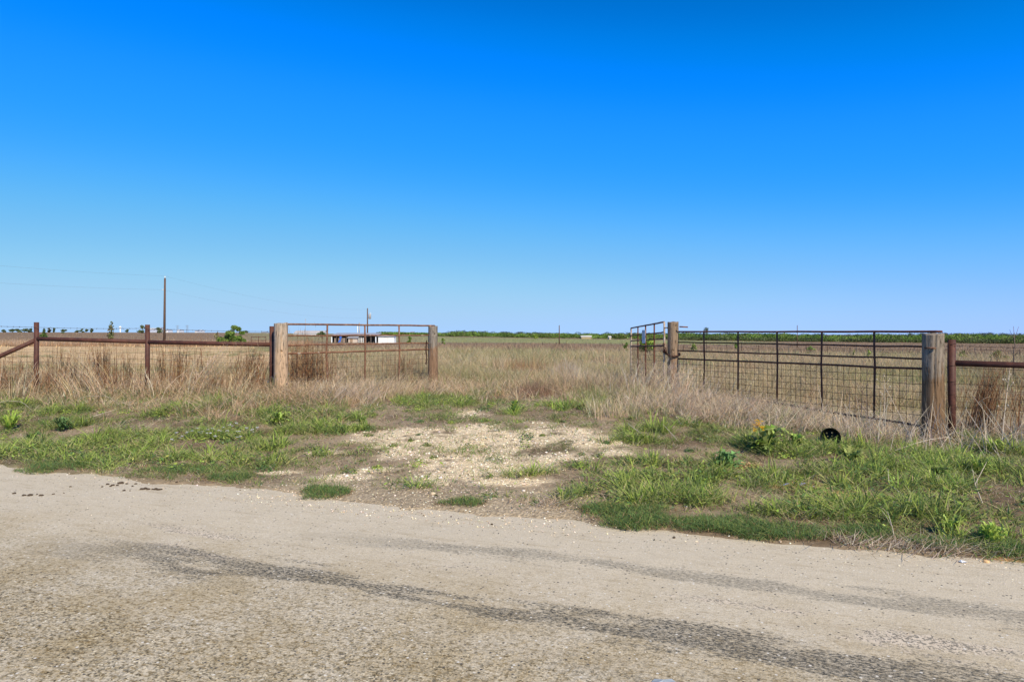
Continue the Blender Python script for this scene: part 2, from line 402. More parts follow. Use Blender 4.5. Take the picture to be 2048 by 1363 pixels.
# ------------------------------------------------------------------ road
def build_road():
    L0, L1 = -260, 260
    xs = np.concatenate([-np.geomspace(-L0, 9, 40)[:-1], np.linspace(-9, 9, 500), np.geomspace(9, L1, 40)[1:]])
    yy = np.concatenate([np.linspace(-8.0, -4.6, 12)[:-1], np.linspace(-4.6, .45, 150)])
    Yv, Xv = np.meshgrid(yy, xs, indexing='ij')
    Z = .012 * (fbm(Xv * .8, Yv * .8, 400, 3) - .5) - .012 * ss(.1, .45, Yv) + .004 * (fbm(Xv * 7, Yv * 7, 401, 3) - .5)
    co = np.stack([Xv, Yv, Z], -1).reshape(-1, 3); nr, nc = Xv.shape
    i = np.arange(nr - 1)[:, None] * nc + np.arange(nc - 1)[None]
    q = np.stack([i, i + 1, i + nc + 1, i + nc], -1).reshape(-1, 4)
    me = raw_mesh('road', co, q.ravel(), np.full(len(q), 4), smooth=True)
    o = bpy.data.objects.new('road', me); COL.objects.link(o); tag(o, kind='structure')
    ang = -math.atan2(NX, NY); o.rotation_euler.z = ang; o.location = (S0 * NX, S0 * NY, 0)
    m, n, l, bs = mat('chipseal')
    tc = N(n, 'ShaderNodeTexCoord'); p = tc.outputs['Object']
    sx = N(n, 'ShaderNodeSeparateXYZ'); l.new(p, sx.inputs[0]); Y_ = sx.outputs[1]
    st = N(n, 'ShaderNodeMapping'); st.inputs['Scale'].default_value = (.22, 1, 1); l.new(p, st.inputs[0]); S = st.outputs[0]
    st2 = N(n, 'ShaderNodeMapping'); st2.inputs['Scale'].default_value = (.5, 1, 1); l.new(p, st2.inputs[0]); S2 = st2.outputs[0]
    wob = noise(n, l, S, 1.1, 4, .6); yw = math_(n, l, 'ADD', Y_, mapr(n, l, wob.outputs[0], .2, .8, -.2, .2))
    fine = noise(n, l, p, 95, 3, .75); mid = noise(n, l, S, 9, 6, .75); mid2 = noise(n, l, p, 26, 5, .75); big = noise(n, l, S, 1.7, 5, .65)
    vo = N(n, 'ShaderNodeTexVoronoi'); vo.inputs['Scale'].default_value = 105; l.new(p, vo.inputs['Vector'])
    bw = N(n, 'ShaderNodeSeparateColor'); l.new(vo.outputs['Color'], bw.inputs[0])
    base = ramp(n, [(.25, (.45, .38, .275)), (.5, (.60, .51, .375)), (.75, (.72, .615, .46))]); l.new(fine.outputs[0], base.inputs[0])
    c = base.outputs[0]
    # aggregate showing through towards the middle of the road
    agg = ramp(n, [(.0, (.10, .09, .07)), (.22, (.22, .19, .13)), (.5, (.42, .345, .235)), (.75, (.56, .47, .325)), (.93, (.70, .58, .40)), (1, (.84, .76, .60))]); l.new(bw.outputs[0], agg.inputs[0])
    fa = mapr(n, l, yw, -1.2, -2.7)                                  # 0 near the edge, 1 toward the middle
    fa = math_(n, l, 'MULTIPLY', fa, mapr(n, l, mid2.outputs[0], .38, .56, .15, 1), clamp=True)
    fa = math_(n, l, 'MULTIPLY', fa, mapr(n, l, big.outputs[0], .30, .52, .35, 1), clamp=True)
    fa = math_(n, l, 'MAXIMUM', fa, mapr(n, l, mid2.outputs[0], .55, .75, 0.12, .5))
    c = mix(n, l, fa, c, agg.outputs[0])
    c = mix(n, l, mapr(n, l, mid.outputs[0], .52, .72, 0, .55), c, mix(n, l, 1.0, c, (.62, .56, .45), 'MULTIPLY'))
    fl1 = noise(n, l, S2, 52, 4, .75); fl2 = noise(n, l, p, 13, 6, .8)
    zone = mapr(n, l, yw, -.9, -2.6, .12, 1)
    c = mix(n, l, math_(n, l, 'MULTIPLY', mapr(n, l, fl1.outputs[0], .52, .58), zone), c, mix(n, l, 1.0, c, (.60, .545, .43), 'MULTIPLY'))
    c = mix(n, l, math_(n, l, 'MULTIPLY', mapr(n, l, fl2.outputs[0], .52, .70), zone), c, mix(n, l, 1.0, c, (.68, .60, .43), 'MULTIPLY'))
    c = mix(n, l, mapr(n, l, fl2.outputs[0], .44, .30, 0, .35), c, (.66, .58, .47))
    lf = noise(n, l, p, 1.6, 5, .65)
    c = mix(n, l, math_(n, l, 'MULTIPLY', mapr(n, l, lf.outputs[0], .40, .62), zone), c, mix(n, l, 1.0, c, (.80, .745, .62), 'MULTIPLY'))
    # wheel tracks: bitumen bleeding through
    def band(c0, w0, amt, s0, thr, x0_=-5.4):
        d = math_(n, l, 'ABSOLUTE', math_(n, l, 'SUBTRACT', yw, c0))
        b = mapr(n, l, d, w0, w0 * .15)
        k = noise(n, l, S, s0 * .5, 4, .6); k2 = noise(n, l, S2, 60, 3, .7)
        v = math_(n, l, 'ADD', math_(n, l, 'MULTIPLY', b, .34), math_(n, l, 'ADD', math_(n, l, 'MULTIPLY', k.outputs[0], .55), math_(n, l, 'MULTIPLY', k2.outputs[0], .45)))
        pat = noise(n, l, S, .9, 2, .5)
        v = math_(n, l, 'ADD', v, mapr(n, l, pat.outputs[0], .3, .7, -.10, .10))
        v = mapr(n, l, v, thr, thr + .05, 0, amt)
        return math_(n, l, 'MULTIPLY', math_(n, l, 'MULTIPLY', v, mapr(n, l, b, 0, .25)), mapr(n, l, sx.outputs[0], x0_, x0_ + 1.4), clamp=True)
    spk = mapr(n, l, noise(n, l, S2, 70, 3, .8).outputs[0], .42, .58, 1, .15)
    b1 = math_(n, l, 'MULTIPLY', band(-1.85, .52, 1.0, 14, .732), spk, clamp=True)
    b2 = math_(n, l, 'MULTIPLY', band(-.93, .40, .75, 12, .765, -3.6), spk, clamp=True)
    b3 = math_(n, l, 'MULTIPLY', band(-2.4, .4, .6, 12, .79, -1.2), spk, clamp=True)
    c = mix(n, l, b1, c, (.07, .064, .052)); c = mix(n, l, b2, c, (.15, .135, .105)); c = mix(n, l, b3, c, (.13, .118, .09))
    # broken pinkish stone patches between the tracks
    pk = noise(n, l, S, 2.6, 3, .5); pm = mapr(n, l, math_(n, l, 'ADD', pk.outputs[0], mapr(n, l, mid2.outputs[0], .3, .7, -.10, .10)), .58, .64)
    pm = math_(n, l, 'MULTIPLY', pm, mapr(n, l, math_(n, l, 'ABSOLUTE', math_(n, l, 'SUBTRACT', Y_, -1.45)), .35, .15), clamp=True)
    v2 = N(n, 'ShaderNodeTexVoronoi'); v2.inputs['Scale'].default_value = 85; l.new(p, v2.inputs['Vector'])
    pr = ramp(n, [(.0, (.09, .085, .08)), (.35, (.12, .11, .10)), (.45, (.62, .50, .37)), (1, (.74, .62, .48))]); s2 = N(n, 'ShaderNodeSeparateColor'); l.new(v2.outputs['Color'], s2.inputs[0]); l.new(s2.outputs[0], pr.inputs[0])
    c = mix(n, l, math_(n, l, 'MULTIPLY', pm, .65), c, pr.outputs[0])
    # lone dark and pale chips everywhere
    v3 = N(n, 'ShaderNodeTexVoronoi'); v3.inputs['Scale'].default_value = 45; l.new(p, v3.inputs['Vector']); s3 = N(n, 'ShaderNodeSeparateColor'); l.new(v3.outputs['Color'], s3.inputs[0])
    near = mapr(n, l, v3.outputs['Distance'], .38, .28)
    c = mix(n, l, math_(n, l, 'MULTIPLY', near, mapr(n, l, s3.outputs[0], .93, .96), clamp=True), c, (.09, .08, .07))
    c = mix(n, l, math_(n, l, 'MULTIPLY', near, mapr(n, l, s3.outputs[1], .95, .97), clamp=True), c, (.70, .64, .54))
    l.new(c, bs.inputs['Base Color']); bs.inputs['Roughness'].default_value = .9; bs.inputs['Specular IOR Level'].default_value = .2
    h = math_(n, l, 'ADD', math_(n, l, 'MULTIPLY', fine.outputs[0], .8), math_(n, l, 'MULTIPLY', vo.outputs['Distance'], mapr(n, l, fa, 0, 1, .3, 1.2)))
    h = math_(n, l, 'ADD', h, math_(n, l, 'MULTIPLY', mid2.outputs[0], .9))
    bump(n, l, h, .30, .008, bs)
    me.materials.append(m)
build_road()

# ------------------------------------------------------------------ wooden gate posts
def wood_post(name, px, d, ztop, rad, m, label, seed, holes=(), tilt=(0, 0), lean_low=0., grp='wooden gate posts'):
    x = (px - 1024) / F * d; zb = gz1(x, d)
    na, nz = 72, 90; H = ztop - zb + .35
    th = np.linspace(0, 2 * math.pi, na, endpoint=False); zz = np.linspace(-.35, H - .35, nz)
    T, Zz = np.meshgrid(th, zz)
    g = fbm(np.cos(T) * 5 + 9, np.sin(T) * 5 + Zz * .6, seed, 4) + .5 * fbm(np.cos(T) * 14, np.sin(T) * 14 + Zz * .4, seed + 5, 3)
    r = rad * (1 + .10 * (g - .75)) * (1 + .05 * (fbm(np.cos(T) * 1.2 + 3, Zz * 1.1, seed + 9, 2) - .5)) * (1 - .04 * ss(0, 1, Zz) + .10 * ss(.35, .0, Zz) * .5)
    for k in range(3):                       # drying checks
        a0 = (seed * 1.7 + k * 2.3) % 6.28; z0 = .25 + .3 * ((seed + k) % 3)
        dd = np.abs((T - a0 - .05 * np.sin(Zz * 5) + math.pi) % (2 * math.pi) - math.pi)
        r = r - .014 * np.exp(-(dd / .05) ** 2) * ss(z0, z0 + .5, Zz)
    for (ha, hz, hr) in holes:               # bored holes, pushed in
        dd = np.hypot(((T - ha + math.pi) % (2 * math.pi) - math.pi) * rad, Zz - (hz - zb))
        r = r - .05 * np.exp(-(dd / hr) ** 4)
    X = r * np.cos(T) + tilt[0] * Zz; Y = r * np.sin(T) + tilt[1] * Zz
    Zt = Zz + (Zz > H - .36) * (.012 * np.cos(T - 1) + .006 * np.sin(T * 5 + seed))
    co = np.stack([X, Y, Zt], -1).reshape(-1, 3)
    i = np.arange(nz - 1)[:, None] * na + np.arange(na)[None]; j = np.arange(nz - 1)[:, None] * na + (np.arange(na)[None] + 1) % na
    q = np.stack([i, j, j + na, i + na], -1).reshape(-1, 4)
    top = (nz - 1) * na
    inner = np.stack([.45 * X[-1] + .55 * X[-1].mean(), .45 * Y[-1] + .55 * Y[-1].mean(), np.full(na, Zt[-1].mean() + .003)], -1)
    cen = np.array([[X[-1].mean(), Y[-1].mean(), Zt[-1].mean() + .002]])
    b = len(co); co = np.concatenate([co, inner, cen])
    k = np.arange(na); k2 = (k + 1) % na
    q2 = np.stack([top + k, top + k2, b + k2, b + k], -1); t3 = np.stack([b + k, b + k2, np.full(na, b + na)], -1)
    me = raw_mesh(name, co, np.concatenate([q.ravel(), q2.ravel(), t3.ravel()]), np.concatenate([np.full(len(q) + na, 4), np.full(na, 3)]), smooth=True)
    me.materials.append(m)
    o = bpy.data.objects.new(name, me); COL.objects.link(o); o.location = (x, d, zb)
    return tag(o, label, 'post', grp)
wood_post('wooden_post', 562, 14.0, 1.825, .143, M['wood_warm'], 'thick pale tan wooden post right beside a rusty steel pipe post', 3, [(-1.2, 1.25, .02)])
wood_post('wooden_post', 866, 17.0, 1.795, .122, M['wood_small'], 'short split grey and brown wooden post left of the open entrance', 8, [(-1.1, 1.6, .018)])
wood_post('wooden_post', 1346, 15.2, 1.87, .124, M['wood_brown'], 'brown wooden post with a rusty chain round it, right of the open entrance', 14, [(-1.2, 1.78, .022), (-1.75, 1.24, .016)])
wood_post('wooden_post', 1866, 10.0, 1.605, .146, M['wood_grey'], 'big wooden post, grey above and brown below, at the far right gate end', 22, [(-.95, 1.42, .016)], (0.0, 0))

# ------------------------------------------------------------------ pipe fences
def wire_run(mb, pts, r=.0025, sag=.02, seg=14, barbs=False, seed=0):
    rnd = random.Random(seed)
    for a, b in zip(pts[:-1], pts[1:]):
        a = Vector(a); b = Vector(b); P = []
        for i in range(seg + 1):
            t = i / seg; p = a.lerp(b, t); p.z -= sag * 4 * t * (1 - t); P.append(p)
        mb.tube(P, r, 4, False)
        if barbs:
            L = (b - a).length; k = int(L / .13)
            for i in range(k):
                t = (i + .5) / k; p = a.lerp(b, t); p.z -= sag * 4 * t * (1 - t)
                for _ in range(2):
                    d = Vector((rnd.uniform(-.5, .5), rnd.uniform(-1, 1), rnd.uniform(-1, 1))).normalized() * .016
                    mb.tube([p - d, p + d], r * .9, 3, False)
def pipe(parent, name, a, b, r, m, extra=None):
    mb = MB(); mb.tube([a, Vector(a).lerp(Vector(b), .5), b], r, 20)
    if extra: extra(mb)
    return mb.build(name, m, parent)
# left fence
PL = [(73, 14.3, 1.85), (295, 14.3, 1.80), (543.5, 14.22, 1.765)]
LP = [((p - 1024) / F * d, d, z) for p, d, z in PL]
fl = empty('pipe_fence', (LP[1][0], LP[1][1], gz1(LP[1][0], LP[1][1])), 'rusty brown pipe fence with a diagonal end brace, left of the gates', 'fence')
for x, y, z in LP:
    pipe(fl, 'post', (x, y, gz1(x, y) - .3), (x, y, z), .047, M['pipe'])
rz_ = [1.503, 1.435, 1.385]
for i in (0, 1):
    (x0, y0, _), (x1, y1, _) = LP[i], LP[i + 1]
    pipe(fl, 'rail', (x0 + .03, y0 - .012, rz_[i]), (x1 - .02, y1 - .012, rz_[i + 1] + (.008 if i == 0 else 0)), .0425, M['pipe'])
bx = (-150 - 1024) / F * 14.3
pipe(fl, 'brace', (LP[0][0] - .02, 14.29, 1.47), (bx - .3, 14.4, gz1(bx, 14.4) + .02), .045, M['pipe'])
mb = MB()
xl = -15.5
wire_run(mb, [(xl, 14.6, 1.93), (LP[0][0], 14.24, 1.745), (LP[1][0], 14.24, 1.722), (LP[2][0], 14.17, 1.655)], .0032, .015, 16, True, 1)
mb.build('barbed_wire', M['wire_grey'], fl)
mb = MB()
for z0, z1, z2, zl in ((1.36, 1.33, 1.31, 1.5), (1.235, 1.21, 1.07, 1.2), (1.13, 1.08, .98, 1.12), (1.02, .98, .88, 1.0), (.9, .86, .78, .88), (.78, .74, .66, .76), (.64, .62, .54, .62)):
    wire_run(mb, [(xl, 14.6, zl), (LP[0][0], 14.35, z0), (LP[1][0], 14.35, z1), (LP[2][0], 14.27, z2)], .0024, .02, 12, False)
mb.build('wire_strand', M['wire_grey'], fl)
mb = MB(); xx = xl
while xx < LP[2][0] - .1:
    f = (xx - LP[0][0]) / (LP[2][0] - LP[0][0]); zt = 1.22 - .14 * max(0, min(1, f))
    yw = 14.35 if xx > LP[0][0] else 14.35 + (LP[0][0] - xx) * .045
    mb.tube([(xx, yw, .45), (xx + random.uniform(-.02, .02), yw, zt)], .0016, 3, False); xx += .16
mb.build('wire_mesh', M['wire_grey'], fl)
# right fence
RX, RY = (1903.5 - 1024) / F * 9.95, 9.95
fr = empty('pipe_fence', (RX, RY, gz1(RX, RY)), 'rusty pipe fence whose rail leaves the picture at the right edge', 'fence')
dr = Vector((1, -.36, 0)).normalized()
P0 = Vector((RX, RY, 0)); P1 = P0 + dr * 2.6; P2 = P0 + dr * 5.2
for p, z in ((P0, 1.522), (P1, 1.5), (P2, 1.49)):
    pipe(fr, 'post', (p.x, p.y, gz1(p.x, p.y) - .3), (p.x, p.y, z), .051, M['pipe'])
for a, b, z0, z1 in ((P0, P1, 1.178, 1.125), (P1, P2, 1.13, 1.12)):
    pipe(fr, 'rail', (a.x + dr.x * .04, a.y + dr.y * .04, z0), (b.x, b.y, z1), .0435, M['pipe'])
mb = MB()
for z0, z1 in ((1.43, 1.39), (.885, .85), (.70, .66), (.545, .50)):
    wire_run(mb, [(P0.x, P0.y - .055, z0), (P1.x, P1.y - .055, z1), (P2.x, P2.y - .055, z1)], .0028, .012, 14, True, int(z0 * 100))
for z in (.885, .70, .545, 1.43, 1.12):
    mb.tube([(P0.x + .056 * math.cos(t * .7), P0.y + .056 * math.sin(t * .7), z + .004 * t) for t in range(10)], .003, 4, False)
mb.build('barbed_wire', M['wire'], fr)
mb = MB()
wire_run(mb, [(P0.x, P0.y + .055, 1.115), (P1.x, P1.y + .055, 1.07), (P2.x, P2.y + .055, 1.07)], .0028, .01, 12)
for z in (1.0, .8, .62, .45): wire_run(mb, [(P0.x, P0.y + .055, z), (P1.x, P1.y + .055, z - .03), (P2.x, P2.y + .055, z - .03)], .0018, .015, 12)
for k in range(34):
    p = P0 + dr * (.15 * k + .06); mb.tube([(p.x, p.y + .055, .2), (p.x + .01, p.y + .055, 1.09)], .0016, 3, False)
mb.build('wire_mesh', M['wire'], fr)
pipe(fr, 'stay_wire', (P0.x - .062, P0.y + .03, .1), (P0.x - .06, P0.y + .0, 1.46), .004, M['wire'])

# ------------------------------------------------------------------ gates
def gate(label, a, b, tops, rails, nup, bottoms, mframe, mtube, mend, r=.021, mr=.0022, mesh_n=9, mesh_dz=.115, mesh_bot=None, jit=.012, ext=(0, 0), seed=0, group='tube and wire farm gates', bottom_rail=False, end0=True, end1=True, mmat='wire'):
    rnd = random.Random(seed)
    a = Vector((a[0], a[1], 0)); b = Vector((b[0], b[1], 0)); L = (b - a).length; d = (b - a) / L
    g = empty('farm_gate', (a.x, a.y, gz1(a.x, a.y)), label, 'gate', group)
    def P(t, z): p = a.lerp(b, t); return Vector((p.x, p.y, z))
    zt = lambda t: tops[0] * (1 - t) + tops[1] * t
    zb = lambda t: bottoms[0] * (1 - t) + bottoms[1] * t
    pts = [P(-ext[0] / L, zt(0))] + [P(i / 12, zt(i / 12) + rnd.uniform(-.003, .003)) for i in range(0, 13)] + [P(1 + ext[1] / L, zt(1))]
    MB().tube([p for i, p in enumerate(pts) if i == 0 or (p - pts[i - 1]).length > .01], r, 12).build('top_rail', mframe, g)
    for k, (r0, r1) in enumerate(rails):
        q = [P(i / 14, zt(i / 14) - (r0 * (1 - i / 14) + r1 * i / 14) + rnd.uniform(-jit, jit) * .5) for i in range(15)]
        MB().tube(q, r * (.85 if k < 2 else 1.0), 10).build('rail', mtube, g)
    for i in range(nup + 1):
        if (i == 0 and not end0) or (i == nup and not end1): continue
        t = i / nup; zz = zt(t); z3 = zz - (rails[-1][0] * (1 - t) + rails[-1][1] * t)
        off = rnd.uniform(-jit, jit) * 2
        q = [P(t, zz), P(t + off / L * .3, (zz + z3) / 2), P(t + off / L, z3), P(t + off / L * .2, (z3 + zb(t)) / 2), P(t, zb(t))]
        end = i in (0, nup)
        MB().tube([v + Vector((0, -.006, 0)) for v in q], r * (1.15 if end else .95), 10).build('upright', mend if end else mframe, g)
    if bottom_rail: MB().tube([P(i / 12, zb(i / 12) + rnd.uniform(-.01, .01)) for i in range(13)], r, 10).build('bottom_rail', mtube, g)
    m = MB(); z = 0; r3 = rails[-1]
    nz_ = int((((zt(.5) - (r3[0] + r3[1]) / 2) - zb(.5)) / mesh_dz))
    for k in range(1, nz_ + 1):
        q = [P(i / 24, zt(i / 24) - (r3[0] * (1 - i / 24) + r3[1] * i / 24) - mesh_dz * k + rnd.uniform(-.006, .006)) + Vector((0, .012, 0)) for i in range(25)]
        m.tube(q, mr, 4, False)
    for i in range(1, nup * mesh_n):
        t = i / (nup * mesh_n)
        o1, o2 = rnd.uniform(-.008, .008), rnd.uniform(-.008, .008)
        m.tube([P(t + o1 / L, zt(t) - (r3[0] * (1 - t) + r3[1] * t)) + Vector((0, .012, 0)), P(t, zb(t) + .3) + Vector((0, .012, 0)), P(t + o2 / L, zb(t)) + Vector((0, .012, 0))], mr, 4, False)
    m.build('wire_mesh', M[mmat], g)
    return g, P, zt
# long right gate (mid post -> right post)
gr, Pr, ztr = gate('long dark rusty gate of tubes and wire mesh between two wooden posts at right', (3.62, 15.3), (6.20, 10.0),
     (1.657, 1.637), [(.235, .225), (.425, .405), (.60, .555)], 6, (.42, .22), M['gate_dark'], M['gate_dark'], M['gate_dark'], r=.0175, mr=.0036, ext=(0, .10), seed=3, end0=False, end1=False, bottom_rail=True, mmat='wire')
MB().tube([(3.68, 15.0, 1.765), (3.86, 14.98, 1.755)], .014, 8).build('hinge_pin', M['gate_dark'], gr)
MB().tube([(6.02, 9.96, 1.402), (6.11, 9.84, 1.398)], .012, 8).build('hinge_pin', M['gate_light'], gr)
# left gate between the two left posts
glg, Pl, ztl = gate('reddish worn gate of tubes and wire mesh between two left wooden posts', (-4.66, 14.08), (-2.03, 16.96),
     (1.805, 1.812), [(.235, .235), (.435, .43), (.605, .585)], 4, (.45, .45), M['gate_light'], M['gate_light'], M['gate_light'], r=.020, mr=.0022, ext=(0, .14), mesh_n=8, seed=5, mmat='wire')
# small open leaf behind the right entrance post
gsm, Ps, zts = gate('rusty open gate leaf with a white paper notice, swung into the field', (3.40, 15.25), (3.42, 19.6),
     (1.872, 1.775), [(.225, .215), (.375, .37), (.53, .52)], 4, (.45, .35), M['gate_dark'], M['gate_dark'], M['gate_pale'], r=.019, mr=.003, mesh_n=9, seed=8, mmat='wire')
MB().tube([(3.40, 15.22, 1.745), (3.56, 15.2, 1.742)], .014, 8).build('hinge_pin', M['gate_pale'], gsm)
# paper notice on the leaf
m, n, l, bs = mat('notice_paper'); bs.inputs['Base Color'].default_value = (.66, .70, .74, 1); bs.inputs['Roughness'].default_value = .7
M['paper'] = m
nt = empty('notice_sign', Ps(.52, 1.30), 'faded white paper notice with small grey lines wired to the open gate', 'sign')
py0 = 15.25 + 4.35 * .50
sg = MB(); sg.box((3.365, py0 + .02, 1.54), (.006, .42, .335)); sg.build('sheet', M['paper'], nt, False)
tx = MB(); rr_ = random.Random(2)
for k in range(9):
    yy_ = py0 + .02; wdt = rr_.uniform(.22, .34); tx.box((3.3610, yy_, 1.665 - k * .031), (.002, wdt, .009 if k else .02))
tx.build('text_lines', plain('notice_ink', (.28, .32, .40), .8, .1), nt, False)

# chains
def chain(label, pts, link=.028, r=.006, cat='chain'):
    P = [Vector(p) for p in pts]; tot = [0]
    for a, b in zip(P[:-1], P[1:]): tot.append(tot[-1] + (b - a).length)
    m = MB(); s = 0; i = 0
    while s < tot[-1]:
        k = max(j for j in range(len(tot)) if tot[j] <= s); k = min(k, len(P) - 2)
        t = (s - tot[k]) / max(1e-6, tot[k + 1] - tot[k]); p = P[k].lerp(P[k + 1], t); d = (P[k + 1] - P[k]).normalized()
        q = d.to_track_quat('X', 'Z').to_matrix() @ Matrix.Rotation(math.pi / 2 * (i % 2) + .4, 3, 'X')
        m.torus(p, q, link * .5, r, 1.5); s += link * 1.25; i += 1
    o = m.build('chain', M['chain']); return tag(o, label, cat)
cx, cy = (1346 - 1024) / F * 15.2, 15.2
ring = [(cx + .15 * math.cos(t), cy + .15 * math.sin(t), 1.135 - .03 * math.sin(-t) + .03 * abs(math.cos(t))) for t in np.linspace(-3.5, .35, 16)]
chain('rusty chain looped round the brown post beside the open gate leaf', [(3.38, 15.2, 1.37), (3.40, 15.15, 1.22)] + ring, .036, .0085)
chain('short rusty chain hanging down the left side of the short split post', [(-2.11, 16.84, 1.42), (-2.12, 16.83, 1.2), (-2.10, 16.82, 1.02), (-2.12, 16.84, .85)], .036, .0085)
lk = MB(); lk.box((3.40, 15.19, 1.22), (.09, .06, .07)); lk.tube([(3.37, 15.17, 1.25), (3.37, 15.17, 1.30), (3.43, 15.17, 1.30), (3.43, 15.17, 1.25)], .008, 6)
tag(lk.build('padlock', M['chain']), 'rusty padlock joining the chain to the open gate leaf', 'padlock')

# ------------------------------------------------------------------ vegetation engine
class Veg:
    def __init__(s): s.co = []; s.lp = []; s.sz = []; s.cl = []; s.n = 0
    def blades(s, base, h, wd, col, tipcol, lean, bend=2.0, segs=2, yaw=None, lie=None):
        """base (n,3) h,wd (n) col (n,3) lean (n,2) horizontal tip offset relative to height"""
        n = len(base)
        if n == 0: return
        yaw = RNG.uniform(0, math.pi, n) if yaw is None else yaw
        sx = np.cos(yaw) * wd * .5; sy = np.sin(yaw) * wd * .5
        nv = segs * 2 + 1; V = np.zeros((n, nv, 3)); C = np.zeros((n, nv, 3))
        for k in range(segs + 1):
            t = k / segs; wk = (1 - t) ** .6
            p = base.copy(); p[:, 2] += h * (t if lie is None else t * (1 - lie * t))
            p[:, 0] += lean[:, 0] * h * t ** bend; p[:, 1] += lean[:, 1] * h * t ** bend
            cc = col * (1 - t) + tipcol * t
            if k < segs:
                V[:, 2 * k, 0] = p[:, 0] - sx * wk; V[:, 2 * k, 1] = p[:, 1] - sy * wk; V[:, 2 * k, 2] = p[:, 2]
                V[:, 2 * k + 1, 0] = p[:, 0] + sx * wk; V[:, 2 * k + 1, 1] = p[:, 1] + sy * wk; V[:, 2 * k + 1, 2] = p[:, 2]
                C[:, 2 * k] = cc; C[:, 2 * k + 1] = cc
            else: V[:, -1] = p; C[:, -1] = cc
        b = s.n + np.arange(n)[:, None] * nv; L = []
        for k in range(segs - 1): L.append(b + np.array([2 * k, 2 * k + 1, 2 * k + 3, 2 * k + 2]))
        L.append(b + np.array([2 * segs - 2, 2 * segs - 1, 2 * segs]))
        s.lp.append(np.concatenate(L, 1).ravel()); s.sz.append(np.tile([4] * (segs - 1) + [3], n))
        s.co.append(V.reshape(-1, 3)); s.cl.append(C.reshape(-1, 3)); s.n += n * nv
    def leaves(s, cen, sz, col, nrm=None, asp=.5):
        """rhombic leaves, 4 verts each"""
        n = len(cen)
        if n == 0: return
        a = RNG.normal(size=(n, 3)); a /= np.linalg.norm(a, axis=1)[:, None]
        if nrm is None: nrm = RNG.normal(size=(n, 3))
        b = np.cross(a, nrm); b /= np.linalg.norm(b, axis=1)[:, None] + 1e-9; a = np.cross(b, nrm); a /= np.linalg.norm(a, axis=1)[:, None] + 1e-9
        V = np.stack([cen - a * sz[:, None], cen + b * sz[:, None] * asp, cen + a * sz[:, None], cen - b * sz[:, None] * asp], 1)
        s.co.append(V.reshape(-1, 3)); s.cl.append(np.repeat(col, 4, 0)); s.lp.append(s.n + np.arange(4 * n)); s.sz.append(np.full(n, 4)); s.n += 4 * n
    def tubes(s, mb, col):
        v = np.array([tuple(p) for p in mb.v]); s.co.append(v); s.cl.append(np.tile(col, (len(v), 1)))
        s.lp.append(s.n + np.concatenate([np.array(f) for f in mb.f])); s.sz.append(np.array([len(f) for f in mb.f])); s.n += len(v)
    def build(s, name, m, parent=None, off=None):
        co = np.concatenate(s.co)
        if parent: off = parent_world(parent)
        if off is not None: co = co - np.array(tuple(off))
        me = raw_mesh(name, co, np.concatenate(s.lp), np.concatenate(s.sz), np.concatenate(s.cl))
        me.materials.append(m); o = bpy.data.objects.new(name, me); COL.objects.link(o)
        if parent: o.parent = parent
        elif off is not None: o.location = off
        return o
def pick(pal, n, jit=.18):
    pal = np.array(pal); c = pal[RNG.integers(0, len(pal), n)]
    return np.clip(c * (1 + RNG.normal(0, jit, (n, 1))) * (1 + RNG.normal(0, .05, (n, 3))), .01, .9)
TAN = [(.58, .43, .25), (.66, .51, .32), (.46, .33, .185), (.72, .59, .40), (.53, .36, .20)]
PINK = [(.62, .44, .28), (.70, .53, .36), (.52, .35, .215), (.76, .63, .46)]
RED = [(.36, .19, .09), (.44, .25, .13), (.29, .15, .075), (.50, .31, .17)]
GREY = [(.48, .42, .34), (.58, .52, .43), (.38, .33, .27)]
GRN = [(.175, .225, .055), (.22, .265, .065), (.13, .18, .045), (.28, .31, .09)]
YGRN = [(.32, .41, .075), (.25, .36, .06), (.38, .45, .10)]
DGRN = [(.105, .18, .06), (.13, .215, .07), (.085, .15, .05), (.16, .24, .08)]
OLIVE = [(.30, .29, .13), (.36, .33, .17), (.25, .26, .11)]
def P3(x, y, dz=0.): return np.stack([x, y, gz(x, y) + dz], -1)
def leans(n, amt, dirx=0., diry=0.):
    a = RNG.uniform(0, 2 * math.pi, n); r = np.abs(RNG.normal(0, amt, n))
    return np.stack([np.cos(a) * r + dirx, np.sin(a) * r + diry], -1)
def tufts(v, x, y, nb, spread, h, hj, wd, pal, tip, lean, segs=2, bend=1.8, dirx=0., scale=None, outw=.5):
    """clumps: nb blades per clump"""
    n = len(x)
    if n == 0: return
    X = np.repeat(x, nb); Y = np.repeat(y, nb); sc_ = np.repeat(RNG.uniform(.6, 1.25, n) if scale is None else scale, nb)
    a = RNG.uniform(0, 2 * math.pi, n * nb); r = np.sqrt(RNG.uniform(0, 1, n * nb)) * spread * sc_
    bx_, by_ = X + np.cos(a) * r, Y + np.sin(a) * r
    L = leans(n * nb, lean, dirx) + np.repeat(leans(n, lean * .35), nb, 0) + np.stack([np.cos(a), np.sin(a)], -1) * (r / spread * outw * lean * 1.5)[:, None]
    hh = h * sc_ * (1 + RNG.normal(0, hj, n * nb)).clip(.25, 1.8)
    cb = np.repeat(pick(pal, n, .15) * (.55 + .95 * fbm(x * 1.9, y * 1.9, 777, 3))[:, None], nb, 0) * (1 + RNG.normal(0, .12, (n * nb, 1))); c2 = pick(pal, n * nb, .12)
    cb = cb * .5 + c2 * .5
    tp = cb * tip if np.isscalar(tip) else cb * .4 + pick(tip, n * nb) * .6
    v.blades(P3(bx_, by_, -.01), hh, wd * RNG.uniform(.6, 1.3, n * nb), cb, tp, L, bend, segs)
